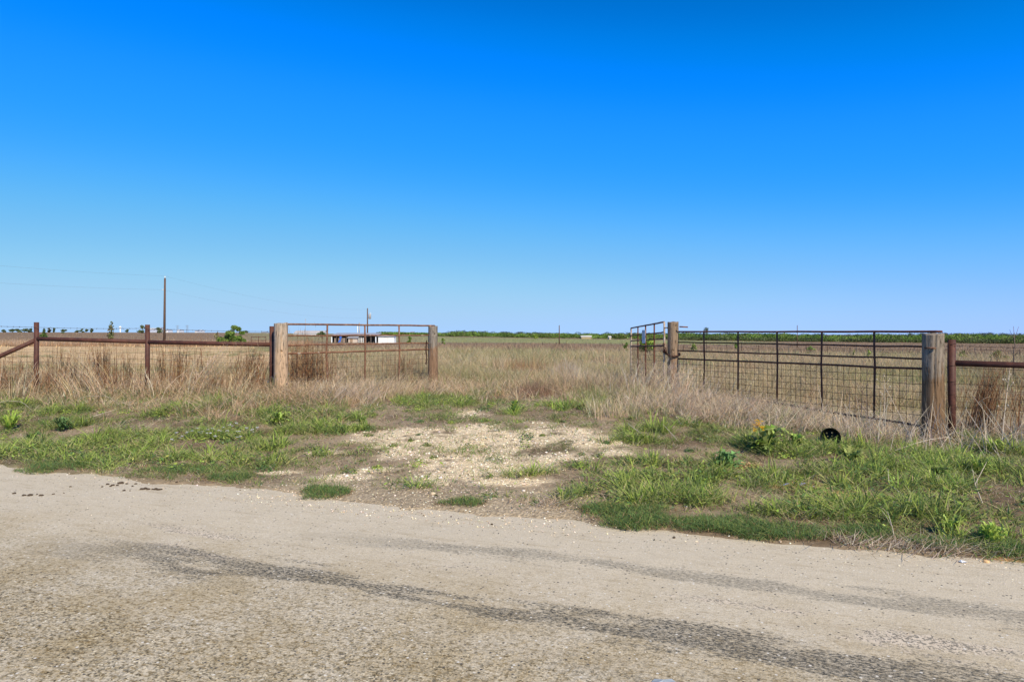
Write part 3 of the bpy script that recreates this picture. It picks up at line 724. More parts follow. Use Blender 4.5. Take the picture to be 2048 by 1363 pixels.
def scatter(n, y0, y1, umax=.95, power=1.0, umin=None):
    """points in the wedge in front of the camera"""
    y = (RNG.uniform(y0 ** (power + 1), y1 ** (power + 1), n)) ** (1 / (power + 1)); u = RNG.uniform(-umax if umin is None else umin, umax, n)
    return u * y, y

# --- verge: low grass, litter, lush clumps (one cover)
bareP, grasP = BARE, GRAV
def verge_cover():
    v = Veg(); lit = Veg()
    x, y = scatter(150000, 3.8, 14.5, 1.0); s = sdist(x, y)
    k = (s > .12) & (s < 6.5); x, y, s = x[k], y[k], s[k]
    n2 = fbm(x * 1.1, y * 1.1, 301, 4)
    bm = pmask(x, y, BARE); gm = pmask(x, y, GRAV, .5, .55); om = pmask(x, y, ORANGE); lu = pmask(x, y, LUSH, .6, .5)
    shd = (1 - ss(.3, .8, s)) * ss(-5.4, -4.4, tdist(x, y)) * (1 - ss(-1.7, -.9, tdist(x, y)))
    cen = ss(-4.2, -2.8, x) * (1 - ss(1.5, 3.0, x))             # driven way: sparse
    den = (.30 + .85 * ss(.42, .6, n2)) * (1 - .55 * bm) * (1 - .8 * gm) * (1 - .85 * om) * (1 - shd) * (1 - .45 * cen) + lu * .72
    k = RNG.uniform(0, 1, len(x)) < den; x, y, lu, n2, gm, cen, s = x[k], y[k], lu[k], n2[k], gm[k], cen[k], s[k]
    fn = fbm(x * 4.5, y * 4.5, 303, 3); k = RNG.uniform(0, 1, len(x)) < ss(.45, .60, fn) * .85 + .06; x, y, lu, n2, fn, s = x[k], y[k], lu[k], n2[k], fn[k], s[k]
    low = (lu < .35)
    tufts(v, x[low], y[low], 6, .045, .040, .5, .009, GRN + GRN + DGRN + OLIVE + YGRN[:1] + TAN[:1], 1.15, 1.3, 2, 1.4, 0, .45 + 1.2 * fn[low])
    hi = ~low
    tufts(v, x[hi], y[hi], 7, .055, .066, .5, .0115, GRN + YGRN + YGRN + DGRN + OLIVE + TAN[:2], 1.2, 1.3, 3, 1.4, 0, .35 + 1.5 * fn[hi])
    hh = hi & (RNG.uniform(0, 1, len(x)) < .10 * ss(.45, .6, fn))
    tufts(v, x[hh], y[hh], 8, .035, .15, .35, .016, GRN + YGRN, 1.15, .5, 3)
    # dead stems lying on the soil
    x, y = scatter(150000, 3.8, 15, 1.0); s = sdist(x, y); k = (s > .1) & (s < 8)
    x, y, s = x[k], y[k], s[k]
    gm = pmask(x, y, GRAV, .5, .55); shd = (1 - ss(.25, .7, s)) * ss(-5.4, -4.4, tdist(x, y)) * (1 - ss(-1.7, -.9, tdist(x, y)))
    k = RNG.uniform(0, 1, len(x)) < (1 - .85 * gm) * (1 - .9 * shd) * (.45 + .55 * ss(.35, .6, fbm(x * 1.3, y * 1.3, 305, 3))); x, y = x[k], y[k]; n = len(x)
    lit.blades(P3(x, y, .004), RNG.uniform(.01, .05, n), np.full(n, .005), pick(PINK + GREY + TAN + [(.22, .15, .09), (.16, .11, .07)] * 6, n), pick(PINK + GREY, n), leans(n, 3.5), 1.0, 2)
    # small broad leaves among the green
    x, y = scatter(120000, 3.8, 14, 1.0); s = sdist(x, y); lu = pmask(x, y, LUSH, .6, .5)
    k = (s > .2) & (s < 7) & (RNG.uniform(0, 1, len(x)) < (lu * .8 + .06) * ss(.38, .6, fbm(x * 3, y * 3, 306, 3))); x, y = x[k], y[k]; n = len(x)
    nr = np.stack([RNG.normal(0, .5, n), RNG.normal(0, .5, n), np.ones(n)], -1)
    v.leaves(P3(x, y) + np.stack([np.zeros(n), np.zeros(n), RNG.uniform(.02, .11, n)], -1), RNG.uniform(.012, .03, n), pick(GRN + YGRN + DGRN, n), nr, .45)
    # leafy clumps that break up the cover
    x, y = scatter(3600, 4.2, 14, .95); s = sdist(x, y); lu = pmask(x, y, LUSH, .6, .5); k = (s > .35) & (s < 6.4) & (RNG.uniform(0, 1, len(x)) < .10 + .45 * lu); x, y = x[k], y[k]
    for cx_, cy_ in zip(x, y):
        rr = RNG.uniform(.05, .17); m_ = int(50 + 500 * rr); q = RNG.normal(size=(m_, 3)); q /= np.linalg.norm(q, axis=1)[:, None]; q[:, 2] = np.abs(q[:, 2]); q *= RNG.uniform(.4, 1, (m_, 1)) * rr
        b = P3(cx_ + q[:, 0], cy_ + q[:, 1]); b[:, 2] += q[:, 2] * RNG.uniform(.45, .9)
        pal = [DGRN, GRN, YGRN, GRN + [(.20, .26, .14)]][RNG.integers(0, 4)]
        v.leaves(b, RNG.uniform(.008, .024, m_), pick(pal, m_, .2), q + np.array([0, 0, .6 * rr]) + RNG.normal(0, .35 * rr, (m_, 3)), RNG.uniform(.25, .5))
    tag(v.build('grass', M['blade']), 'low green grass and weeds covering the roadside verge', 'grass', kind='stuff')
    tag(lit.build('plant_litter', M['blade']), 'dry dead stems littering the verge soil', 'litter', kind='stuff')
verge_cover()
def mats_cover():
    v = Veg()
    for (cx_, cy_, ax, ay) in MATS:
        n = int(20000 * ax * ay / .8) + 1400
        a = RNG.uniform(0, 2 * math.pi, n); r = np.sqrt(RNG.uniform(0, 1, n)) * 1.25
        x = cx_ + np.cos(a) * r * ax; y = cy_ + np.sin(a) * r * ay
        m_ = pmask(x, y, [(cx_, cy_, ax, ay)], .45, .9, 88); k = m_ > RNG.uniform(.05, .85, n); x, y, m_ = x[k], y[k], m_[k]; n = len(x)
        g = np.where(RNG.uniform(0, 1, (n, 1)) < (.95 * ss(.30, .75, m_ + .5 * (fbm(x * 4, y * 4, 90, 3) - .5)))[:, None], pick(DGRN + DGRN + GRN, n), pick([(.30, .19, .10), (.36, .25, .14)], n))
        b = P3(x, y); b[:, 2] = np.maximum(b[:, 2], 0) + .03 * m_ * RNG.uniform(0, 1, n) * (.4 + fbm(x * 5, y * 5, 89, 3))
        v.blades(b, (.012 + .028 * m_) * RNG.uniform(.5, 1.4, n), np.full(n, .0055), g, g * 1.15, leans(n, 1.9), 1.2, 2)
    tag(v.build('grass_mats', M['blade']), 'dense dark green turf mats creeping onto the road edge', 'grass', kind='stuff')
mats_cover()

# --- dead standing grass along the fences and the entrance
def fence_grass():
    v = Veg()
    x, y = scatter(60000, 8, 22, 1.05); s = sdist(x, y)
    n1 = fbm(x * .55, y * .55, 311, 4); n2 = fbm(x * 1.7, y * 1.7, 312, 3)
    t = tdist(x, y)
    left = 1 - ss(-3.2, -2.2, x); right = ss(1.6, 2.8, x)
    # left bank: s from 4.2 ; right bank from s ~4 near the middle post, later near the right post
    sL = (.30 * ss(2.5, 3.4, s + 1.0 * (n1 - .5)) + .70 * ss(3.9, 4.9, s + 1.0 * (n1 - .5))) * (1 - ss(6.4, 8.0, s)) * left
    s_start = np.interp(x, [1.5, 3.0, 4.5, 6.0, 9], [5.4, 4.3, 4.1, 4.9, 4.9])
    sR = ss(0, .8, s - s_start + 1.2 * (n1 - .5)) * (1 - ss(5.2, 9.5, s + np.interp(x, [3, 6], [-4.5, 0]))) * right * (1 - .6 * ss(4.8, 5.4, x))
    mid = (1 - left) * (1 - right) * ss(5.6, 7.2, s + 2 * (n1 - .5)) * (.12 + .5 * ss(.45, .6, n2))
    den = (sL * .75 + sR * .8 + mid * .7) * (.55 + .6 * ss(.35, .6, n2))
    k = RNG.uniform(0, 1, len(x)) < den * .62; x, y, n1, n2 = x[k], y[k], n1[k], n2[k]
    pinkish = (x > 1.5)
    tufts(v, x[~pinkish], y[~pinkish], 11, .12, .175, .65, .0095, TAN + PINK + RED + RED + OLIVE[:1], PINK + TAN, 1.15, 3, 1.3, .0)
    tufts(v, x[pinkish], y[pinkish], 11, .12, .19, .6, .009, PINK + GREY + TAN + RED[3:], PINK + GREY, 1.3, 3, 1.3, .3)
    # tangle: bent and broken stems crossing at all angles
    n = len(x) * 5; i = RNG.integers(0, len(x), n); bx_ = x[i] + RNG.normal(0, .12, n); by_ = y[i] + RNG.normal(0, .12, n)
    b = P3(bx_, by_, 0); b[:, 2] += RNG.uniform(0, .16, n) * (.4 + n1[i])
    v.blades(b, RNG.uniform(.015, .12, n), np.full(n, .008), pick(TAN + PINK + RED + [(.20, .13, .08)], n, .28), pick(PINK + GREY, n), leans(n, 2.2), 1.0, 2)
    # green shoots mixed in
    k = RNG.uniform(0, 1, len(x)) < .40 * ss(.4, .62, fbm(x * .9, y * .9, 315, 3)) + .35 * (sdist(x, y) < 4.9) * ss(.45, .6, n2); tufts(v, x[k] + .05, y[k] - .12, 11, .09, .16, .4, .008, GRN + OLIVE + DGRN, 1.2, .6, 3)
    tag(v.build('dry_grass', M['blade']), 'dry tan standing grass banked along the fences and gates', 'grass', kind='stuff')
fence_grass()
def bluestem():
    v = Veg()
    def stems(cx_, cy_, n, rad, h, dirx=0., lean=.16, pal=RED):
        a = RNG.uniform(0, 2 * math.pi, n); r = np.abs(RNG.normal(0, rad, n)); x = cx_ + np.cos(a) * r; y = cy_ + np.sin(a) * r * .7
        hh = h * RNG.uniform(.55, 1.08, n); L = leans(n, lean, dirx); c = pick(pal, n, .2); b = P3(x, y)
        v.blades(b, hh, np.full(n, .010), c, c * 1.05, L, 1.7, 4)
        m = 7                                                     # curled leaf blades and seed tufts up each stem
        t = RNG.uniform(.25, .98, n * m); i = np.repeat(np.arange(n), m)
        p = b[i].copy(); p[:, 2] += hh[i] * t; p[:, :2] += L[i] * (hh[i] * t ** 1.7)[:, None]
        v.blades(p, RNG.uniform(.05, .14, n * m), np.full(n * m, .007), c[i], pick(pal + TAN, n * m), leans(n * m, .5), 1.5, 2)
    # tall clumps (photo columns) just behind / in front of the left fence
    for px, d, n, rad, top, lean_, dx in [(60, 15, 26, .35, 700, .2, 0), (120, 14.8, 30, .25, 672, .12, .05), (150, 15, 20, .3, 700, .2, 0), (195, 14.9, 46, .22, 678, .12, .0), (212, 14.7, 30, .12, 685, .08, 0), (262, 14.9, 22, .2, 690, .14, 0), (325, 14.9, 40, .22, 676, .1, 0), (358, 14.6, 46, .16, 680, .1, .05), (385, 14.9, 20, .2, 690, .2, 0), (405, 14.8, 10, .1, 672, .05, 0), (470, 14.8, 24, .2, 690, .12, .1), (490, 14.5, 70, .22, 690, .14, .25), (510, 14.4, 40, .2, 705, .2, .2), (20, 14.9, 22, .3, 700, .2, 0), (100, 14, 26, .4, 730, .3, 0), (230, 14.2, 30, .5, 735, .35, 0), (430, 13.8, 36, .5, 740, .35, .1),
                                           (595, 16, 60, .35, 668, .1, 0), (622, 15.6, 60, .3, 672, .1, .0), (605, 17, 50, .4, 676, .15, 0), (640, 16.5, 30, .35, 690, .2, .1), (588, 15.2, 14, .2, 655, .1, 0), (612, 15.2, 12, .12, 652, .05, 0), (623, 15.2, 8, .1, 652, .05, 0), (805, 17.6, 46, .3, 708, .12, 0), (1955, 10.6, 70, .16, 712, .12, .28), (1975, 10.5, 50, .2, 725, .14, .2), (2035, 10.5, 20, .2, 735, .2, 0), (820, 18.5, 30, .4, 715, .15, 0)]:
        x = (px - 1024) / F * d; z = gz1(x, d); h = CAMZ + (HY - top) / F * d - z
        stems(x, d, int(n * 1.35), rad * 1.15, max(.35, h), dx, lean_, [(.24, .11, .05), (.30, .15, .07), (.18, .085, .04), (.40, .24, .12)])
    # arching straw fans that fall toward the road
    for px, d, n, rad, h, dx in [(200, 13.6, 40, .15, .95, -.8), (395, 13.4, 60, .12, 1.0, .75), (360, 13.2, 40, .2, .8, .6), (150, 13.4, 30, .2, .7, -.6), (470, 13.2, 36, .2, .7, .4), (300, 13.3, 30, .3, .6, -.3), (45, 13.6, 40, .3, .7, .2), (640, 12.6, 26, .2, .6, .9), (1290, 14.4, 70, .2, .8, .55), (1275, 14.2, 30, .25, .7, -.3), (1350, 13.6, 50, .3, .7, .5), (1315, 14.2, 40, .2, .75, .9)]:
        x = (px - 1024) / F * d; stems(x, d, n, rad, h, dx, .35, TAN + PINK if px < 1000 else PINK + GREY)
    # lower reddish heads scattered in the belt behind the fence
    x, y = scatter(900, 14.5, 20, .85); k = (x < -3.4) & (fbm(x * .6, y * .6, 320, 3) > .5)
    tufts(v, x[k], y[k], 7, .08, .40, .3, .008, RED + TAN, 1.1, .22, 3, 1.7)
    tag(v.build('tall_dead_grass', M['blade']), 'tall reddish dead bunch grass stems standing at the fences', 'grass', kind='stuff')
bluestem()
def field_grass():
    v = Veg()
    def lay(n, y0, y1, nb, spread, h, wd, segs, power=1.0, keep=1.0):
        x, y = scatter(n, y0, y1, .9, power); s = sdist(x, y); u = x / y
        n1 = fbm(x * .14, y * .10, 201, 4); n2 = fbm(x * .5, y * .5, 331, 3)
        plow = ss(20.5, 22.5, y) * (1 - ss(76, 84, y)) * (1 - ss(-.335, -.30, u))
        track = np.exp(-((x - (.6 + .03 * y)) / 1.6) ** 2) * (1 - ss(30, 45, y))
        k = (s > 8.2) & (RNG.uniform(0, 1, len(x)) < (1 - .96 * plow) * (.55 + .6 * n2)); x, y, u, n1, n2, track = x[k], y[k], u[k], n1[k], n2[k], track[k]
        red = ss(.52, .66, fbm(x * .25, y * .2, 340, 3)) * .6 + .4 * ss(45, 65, y)
        grn = ss(.42, .62, n1) * .5 + .22 * (y < 24)
        q = RNG.uniform(0, 1, len(x))
        ig = q < grn; ir = (~ig) & (RNG.uniform(0, 1, len(x)) < red); it = ~(ig | ir)
        hs = RNG.uniform(.5, 1.3, len(x)) * (.35 + 1.3 * ss(.25, .75, n2))
        if y0 > 40:
            gc, _, _ = ground_colour(x, y); n = len(x); X = np.repeat(x, nb); Y = np.repeat(y, nb); m_ = n * nb
            X = X + RNG.normal(0, spread, m_); Y = Y + RNG.normal(0, spread, m_); cc = np.repeat(gc, nb, 0) * (1.15 + RNG.normal(0, .22, (m_, 1)))
            v.blades(P3(X, Y, -.01), h * np.repeat(hs, nb) * RNG.uniform(.5, 1.2, m_), wd * RNG.uniform(.6, 1.3, m_), cc, cc * 1.1, leans(m_, .5), 1.5, segs); return
        tufts(v, x[ig], y[ig], nb, spread, h * .75, .35, wd, OLIVE + GRN[:2], TAN, .6, segs, 1.6, 0, hs[ig])
        tufts(v, x[ir], y[ir], nb, spread, h * 1.15, .35, wd, [(.33, .215, .135), (.41, .28, .18), (.27, .175, .11)], PINK, .5, segs, 1.6, 0, hs[ir])
        tufts(v, x[it], y[it], nb, spread, h, .35, wd, TAN + OLIVE + OLIVE + RED[1:] + GREY[2:], TAN + TAN + PINK, .7, segs, 1.6, 0, hs[it])
    lay(19000, 13.5, 26, 11, .15, .27, .009, 2)
    lay(14000, 24, 55, 9, .24, .28, .018, 2)
    lay(11000, 50, 110, 6, .5, .26, .05, 2)
    lay(9000, 105, 320, 5, 1.2, .28, .12, 2)
    tag(v.build('field_grass', M['blade']), 'brown and olive pasture grass spreading over the field', 'grass', kind='stuff')
    # brownish brush rows just past the ploughed land
    w_ = Veg(); x, y = scatter(7000, 80, 112, -.295, 1.0, -.85)
    tufts(w_, x, y, 7, .5, .5, .35, .05, RED + [(.34, .22, .14)], PINK, .3, 2)
    tag(w_.build('field_edge_grass', M['blade']), 'reddish rank grass strip along the far edge of the ploughed land', 'grass', kind='stuff')
    # accents in the entrance track: pale tussock, reddish low clump, dark green
    v = Veg()
    def acc(px, py, rx, n, h, pal, lean=.5, dirx=0., wd=.008):
        x0, y0, _ = ground_at(px, py); a = RNG.normal(0, 1, (n, 2)); x = x0 + a[:, 0] * rx / F * y0 * .5; y = y0 + a[:, 1] * rx / F * y0 * .6
        tufts(v, x, y, 12, .08, h, .35, wd, pal, 1.1, lean, 3, 1.5, dirx)
    acc(1070, 790, 45, 70, .24, [(.27, .16, .10), (.33, .21, .14)], .7)
    acc(1130, 752, 35, 55, .42, GREY + PINK, .3); acc(1150, 768, 40, 60, .32, PINK + GREY, .5, .2)
    acc(1050, 742, 60, 60, .42, RED + [(.30, .19, .12)], .3); acc(990, 735, 60, 50, .4, TAN, .3)
    acc(930, 760, 50, 60, .26, TAN + OLIVE, .5); acc(760, 790, 90, 90, .32, PINK + TAN, .7, .4); acc(700, 800, 60, 60, .25, GREY + PINK, .7, .5)
    acc(1010, 760, 60, 40, .18, GRN, .5); acc(1190, 800, 50, 60, .2, OLIVE + GRN, .5); acc(1230, 830, 50, 50, .26, PINK + OLIVE, .6)
    acc(1280, 800, 60, 60, .26, GRN + PINK, .5); acc(960, 790, 60, 60, .12, GRN, .5); acc(850, 800, 80, 80, .13, GRN + OLIVE, .5)
    tag(v.build('entrance_grass', M['blade']), 'mixed pale, reddish and green tussocks growing in the disused entrance', 'grass', kind='stuff')
field_grass()

# --- gravel: real small stones
def stones():
    V = []; Lp = []; Cc = []; nn = 0
    x, y = scatter(150000, 4.2, 13.5, .75); s = sdist(x, y)
    n3 = fbm(x * 9, y * 9, 66, 3); n1 = fbm(x * 1.6, y * 1.6, 101, 5)
    g = pmask(x, y, GRAV, .5, .55) * ss(.30, .50, n1 * .5 + n3 * .5); o = pmask(x, y, ORANGE)
    sh = (1 - ss(.5, 1.4, s + .9 * (n1 - .5))) * ss(-5.4, -4.4, tdist(x, y)) * (1 - ss(-1.7, -.9, tdist(x, y))) * .55
    edge = (1 - ss(.0, .3, np.abs(s))) * .14
    k = RNG.uniform(0, 1, len(x)) < np.maximum.reduce([g, o * .9, sh * .45, edge * .5, np.full(len(x), .008)]) * (s > -.35)
    x, y, g, o = x[k], y[k], g[k], o[k]; n = len(x)
    # a few wide-flung chips on the road
    xr = RNG.uniform(-7, 5, 450); yr = (S0 - np.abs(RNG.exponential(.5, 450)) - NX * xr) / NY; k = yr > 2.4; xr, yr = xr[k], yr[k]
    x = np.concatenate([x, xr]); y = np.concatenate([y, yr]); n2 = len(xr); N_ = n + n2
    rs_ = RNG.gamma(3, .0021, n).clip(.003, .022); rs_ = np.where(sdist(x[:n], y[:n]) < .8, rs_.clip(.003, .009), rs_)
    r = np.concatenate([rs_, RNG.uniform(.0025, .006, n2)])
    base = np.array([(1, 0, 0), (-1, 0, 0), (0, 1, 0), (0, -1, 0), (0, 0, .75), (0, 0, -.6)])
    a = RNG.uniform(0, 6.28, N_); ca, sa = np.cos(a), np.sin(a)
    st = RNG.uniform(.6, 1.4, (N_, 6)); B = base[None] * st[..., None] + RNG.normal(0, .18, (N_, 6, 3))
    B = B * r[:, None, None]; X = B[..., 0] * ca[:, None] - B[..., 1] * sa[:, None]; Y = B[..., 0] * sa[:, None] + B[..., 1] * ca[:, None]
    zg_ = np.maximum(gz(x, y), np.where(sdist(x, y) < .35, 0, -9)) + r * .35
    co = np.stack([X + x[:, None], Y + y[:, None], B[..., 2] + zg_[:, None]], -1).reshape(-1, 3)
    fa = np.array([(0, 2, 4), (2, 1, 4), (1, 3, 4), (3, 0, 4), (2, 0, 5), (1, 2, 5), (3, 1, 5), (0, 3, 5)])
    lp = (np.arange(N_)[:, None, None] * 6 + fa[None]).ravel()
    c = pick([(.74, .62, .45), (.80, .69, .52), (.62, .50, .34), (.84, .77, .63), (.68, .56, .40)], N_, .10)
    oo = np.concatenate([o, np.zeros(n2)]) > .4; c[oo] = pick([(.60, .36, .18), (.66, .44, .25)], oo.sum(), .12)
    dk = RNG.uniform(0, 1, N_) < np.where(np.arange(N_) < n, .06, .55); c[dk] = pick([(.13, .11, .09), (.20, .16, .12)], dk.sum())
    me = raw_mesh('gravel', co, lp, np.full(N_ * 8, 3), np.repeat(c, 6, 0)); me.materials.append(M['stone'])
    ob = bpy.data.objects.new('gravel', me); COL.objects.link(ob)
    tag(ob, 'pale loose limestone gravel on the driveway mouth and road edge', 'gravel', kind='stuff')
stones()

# --- dark clods dropped on the road
def clods():
    import bmesh
    protos = []
    for k in range(4):
        bm = bmesh.new(); bmesh.ops.create_icosphere(bm, subdivisions=3, radius=1)
        for vv in bm.verts:
            c = vv.co; f = 1 + .45 * (float(fbm(np.array([c.x * 1.6 + 7 * k]), np.array([c.y * 1.6 + c.z * 1.3]), 500 + k, 3)[0]) - .5) * 2
            vv.co = Vector((c.x * f * 1.25, c.y * f, max(-.3, c.z * f * .7)))
        me = bpy.data.meshes.new('dirt_clod'); bm.to_mesh(me); bm.free(); me.materials.append(M['clod']); protos.append(me)
    pts = [(215, 972, 4), (221, 976, 3), (242, 970, 6), (205, 977, 3), (225, 974, 4), (254, 971, 3), (265, 976, 3), (272, 971, 3), (248, 985, 4), (260, 985, 2), (284, 982, 5), (290, 981, 5), (297, 982, 4), (305, 982, 3), (311, 982, 5), (317, 983, 4), (323, 982, 3), (28, 991, 4), (48, 995, 5), (60, 995, 6), (82, 995, 5), (74, 993, 3), (107, 992, 3), (141, 977, 3), (353, 970, 3), (825 - 590, 974, 3), (128, 990, 2), (1348, 1080, 4), (984, 1053, 3), (1776, 1118, 3)]
    for i, (px, py, r) in enumerate(pts):
        x, y, z = ground_at(px, py); z = max(z, 0) if sdist(x, y) < .3 else z
        o = bpy.data.objects.new('dirt_clod', protos[i % 4]); COL.objects.link(o); rr = r / F * y * .75
        o.location = (x, y, z + .2 * rr); o.scale = (rr, rr, rr); o.rotation_euler.z = i * 1.9
        if px < 132: lb = 'small dark clod in the row on the road near the left picture edge'
        elif px < 230: lb = 'small dark clod in the left part of the scatter on the road'
        elif px < 270: lb = 'small dark clod in the middle of the scatter on the road'
        elif px < 900: lb = 'small dark clod at the right end of the scatter on the road'
        elif px < 1100: lb = 'lone tiny dark clod on the road below the middle grass mat'
        elif px < 1500: lb = 'lone dark flat clod on the road below the right-centre grass edge'
        else: lb = 'lone dark clod on the road near the right end of the verge'
        tag(o, lb, 'dirt clod', 'dark clods dropped on the road')
clods()
# paper scrap, pale stones
def rock(px, py, r, col, label, nm='stone', cat='stone', flat=.6, seed=0):
    import bmesh
    x, y, z = ground_at(px, py); z = max(z, .0); rr = r / F * y
    bm = bmesh.new(); bmesh.ops.create_icosphere(bm, subdivisions=2, radius=rr)
    rd = random.Random(seed)
    for vv in bm.verts: vv.co *= rd.uniform(.8, 1.15); vv.co.z *= flat
    me = bpy.data.meshes.new(nm); bm.to_mesh(me); bm.free(); me.materials.append(plain('stone_' + str(seed), col, .85, .2, 20))
    o = bpy.data.objects.new(nm, me); COL.objects.link(o); o.location = (x, y, z + rr * flat * .5); return tag(o, label, cat)
rock(866, 988, 5, (.66, .52, .34), 'pale yellow stone at the road edge left of the middle grass mat', seed=1)
rock(1047, 982, 4, (.72, .62, .5), 'white pebble on bare soil above the middle of the road edge', seed=2)
rock(1972, 1129, 6, (.66, .42, .2), 'orange sandy stone at the far right of the road edge', seed=3)
x, y, z = ground_at(1928, 1131)
pm_ = MB(); pm_.quad((x - .022, y - .012, .008), (x + .02, y - .018, .014), (x + .026, y + .012, .006), (x - .012, y + .016, .02)); pm_.quad((x - .022, y - .012, .008), (x - .012, y + .016, .02), (x - .026, y + .02, .005), (x - .034, y - .004, .012))
tag(pm_.build('paper_scrap', plain('white_paper', (.8, .8, .8), .7, .05), None, False), 'tiny crumpled white paper scrap on the road near the right edge', 'litter')
x, y, z = ground_at(1328, 1375)
pm_ = MB()
for k in range(8):
    a0, a1 = k / 8 * 6.28, (k + 1) / 8 * 6.28; rr = .055
    pm_.quad((x, y, .02), (x + rr * math.cos(a0), y + rr * .5 * math.sin(a0), .006 + .008 * (k % 2)), (x + rr * 1.1 * math.cos((a0 + a1) / 2), y + rr * .5 * math.sin((a0 + a1) / 2), .004), (x + rr * math.cos(a1), y + rr * .5 * math.sin(a1), .006 + .008 * ((k + 1) % 2)))
tag(pm_.build('plastic_scrap', plain('bluish_plastic', (.30, .33, .36), .4, .1), None, False), 'flattened bluish grey scrap on the road at the bottom edge', 'litter')

# --- black plastic pot lying on its side
def pot():
    x, y, z = ground_at(1655, 890); z = gz1(x, y)
    m, n, l, bs = mat('black_plastic'); bs.inputs['Base Color'].default_value = (.012, .014, .014, 1); bs.inputs['Roughness'].default_value = .5; bs.inputs['Specular IOR Level'].default_value = .2
    e = empty('plant_pot', (x, y, z), 'black plastic plant pot lying on its side in weeds, open end to the road', 'pot')
    ax = Vector((.40, .90, -.12)).normalized(); c0 = Vector((x, y - .08, z + .112)); r0, r1, L = .114, .088, .22
    a = ax.cross(Vector((0, 0, 1))).normalized(); b = a.cross(ax).normalized(); mb = MB(); n_ = 40
    prof = [(0, r1 - .003), (0.0, 0)]
    rings = [(-.004, r0 + .006), (.014, r0 + .006), (.015, r0), (L, r1), (L, r1 - .004), (L - .003, r1 - .005), (.0, r0 - .004), (-.004, r0 + .006)]
    for t, r in rings:
        for k in range(n_):
            q = 2 * math.pi * k / n_; mb.v.append(c0 + ax * t + (a * math.cos(q) + b * math.sin(q)) * r)
    for i in range(len(rings) - 1):
        for k in range(n_): mb.f.append((i * n_ + k, i * n_ + (k + 1) % n_, (i + 1) * n_ + (k + 1) % n_, (i + 1) * n_ + k))
    mb.build('pot_wall', m, e)
    # bottom disc with drain holes: polar grid with cells left open
    mb = MB(); nr, na = 12, 48
    for i in range(nr + 1):
        for k in range(na):
            q = 2 * math.pi * k / na; mb.v.append(c0 + ax * (L - .006) + (a * math.cos(q) + b * math.sin(q)) * (r1 - .004) * (.02 + .98 * i / nr))
    for i in range(nr):
        for k in range(na):
            if (i in (8, 9) and k % 8 in (0, 1)) or (i in (3, 4) and k % 16 in (4, 5, 6)): continue
            mb.f.append((i * na + k, i * na + (k + 1) % na, (i + 1) * na + (k + 1) % na, (i + 1) * na + k))
    mb.build('pot_base', m, e)
pot()

# --- individual weeds
def rosette(name, px, py, rad, nleaf, pal, label, cat='plant', tall=.5, wd=.03, seed=0, lobes=True, grp=None):
    x, y, z = ground_at(px, py); e = empty(name, (x, y, z), label, cat, grp); v = Veg()
    for k in range(nleaf):
        a = RNG.uniform(0, 6.28); L = rad * RNG.uniform(.55, 1.1); h = tall * rad * RNG.uniform(.3, 1.4)
        P = []; n = 7
        for i in range(n):
            t = i / (n - 1); P.append(np.array([x + math.cos(a) * L * t, y + math.sin(a) * L * t, z + h * math.sin(t * 2.2) / .9 * (1 if tall < 1 else t + .4)]))
        P = np.array(P); c = pick(pal, 1)[0] * 1.25; side = np.array([-math.sin(a), math.cos(a), .15])
        for i in range(1, n):
            cen = (P[i] + P[i - 1]) / 2; wv = wd * math.sin(math.pi * min(1, (i + .3) / n)) * (1.0 + (.45 if lobes and i % 2 else 0)); tw = P[i] - P[i - 1]
            V = np.array([P[i - 1] - side * wv * .5, P[i - 1] + side * wv * .5, P[i] + side * wv * .6, P[i] - side * wv * .6])
            v.co.append(V); v.cl.append(np.tile(c * RNG.uniform(.85, 1.15), (4, 1))); v.lp.append(v.n + np.arange(4)); v.sz.append(np.array([4])); v.n += 4
            if lobes:
                for sg_ in (-1, 1):
                    V = np.array([P[i - 1] + side * sg_ * wv * .4, cen + side * sg_ * wv * 1.5 + tw * .5 + np.array([0, 0, RNG.uniform(-.01, .015)]), P[i] + side * sg_ * wv * .4])
                    v.co.append(V); v.cl.append(np.tile(c, (3, 1))); v.lp.append(v.n + np.arange(3)); v.sz.append(np.array([3])); v.n += 3
    v.build('foliage', M['leaf'], e); return e, (x, y, z)
def flowers(e, pts, col, r=.012, n=5, heads='flower'):
    if len(pts) > 3:
        per = 3 if r == .0165 else 7 if r > .013 else 2
        if len(pts) > 80: per = 14
        for i in range(0, len(pts), per): flowers1(e, pts[i:i + per], col, r, n, heads)
        return
    return flowers1(e, pts, col, r, n, heads)
def flowers1(e, pts, col, r, n, heads):
    v = Veg()
    for p in pts:
        p = np.array(p)
        for k in range(n):
            a = k * 6.28 / n + RNG.uniform(0, .4); d = np.array([math.cos(a), math.sin(a), RNG.uniform(.1, .6)])
            s_ = np.array([-math.sin(a), math.cos(a), 0])
            V = np.array([p, p + d * r - s_ * r * .4, p + d * r * 1.5, p + d * r + s_ * r * .4])
            v.co.append(V); v.cl.append(pick([col], 4, .08)); v.lp.append(v.n + np.arange(4)); v.sz.append(np.array([4])); v.n += 4
    return v.build(heads, M['petal'], e)
e, (x, y, z) = rosette('yellow_wildflower', 1530, 903, .26, 46, GRN + YGRN + GRN, 'leafy green weed with a yellow flower head in front of the dry bank', tall=.8, wd=.035)
st_ = MB(); tops_ = []
for k, (dx, dz) in enumerate([(-.10, .33), (-.07, .36), (-.04, .30), (-.13, .28), (-.02, .25), (.0, .22)]):
    p = (x + dx, y + RNG.uniform(-.03, .03), z + dz); st_.tube([(x + dx * .3, y, z), (x + dx * .8, y, z + dz * .6), p], .004, 5); tops_.append(p)
st_.build('stem', plain('green_stem', (.12, .17, .04), .7), e)
hd = []
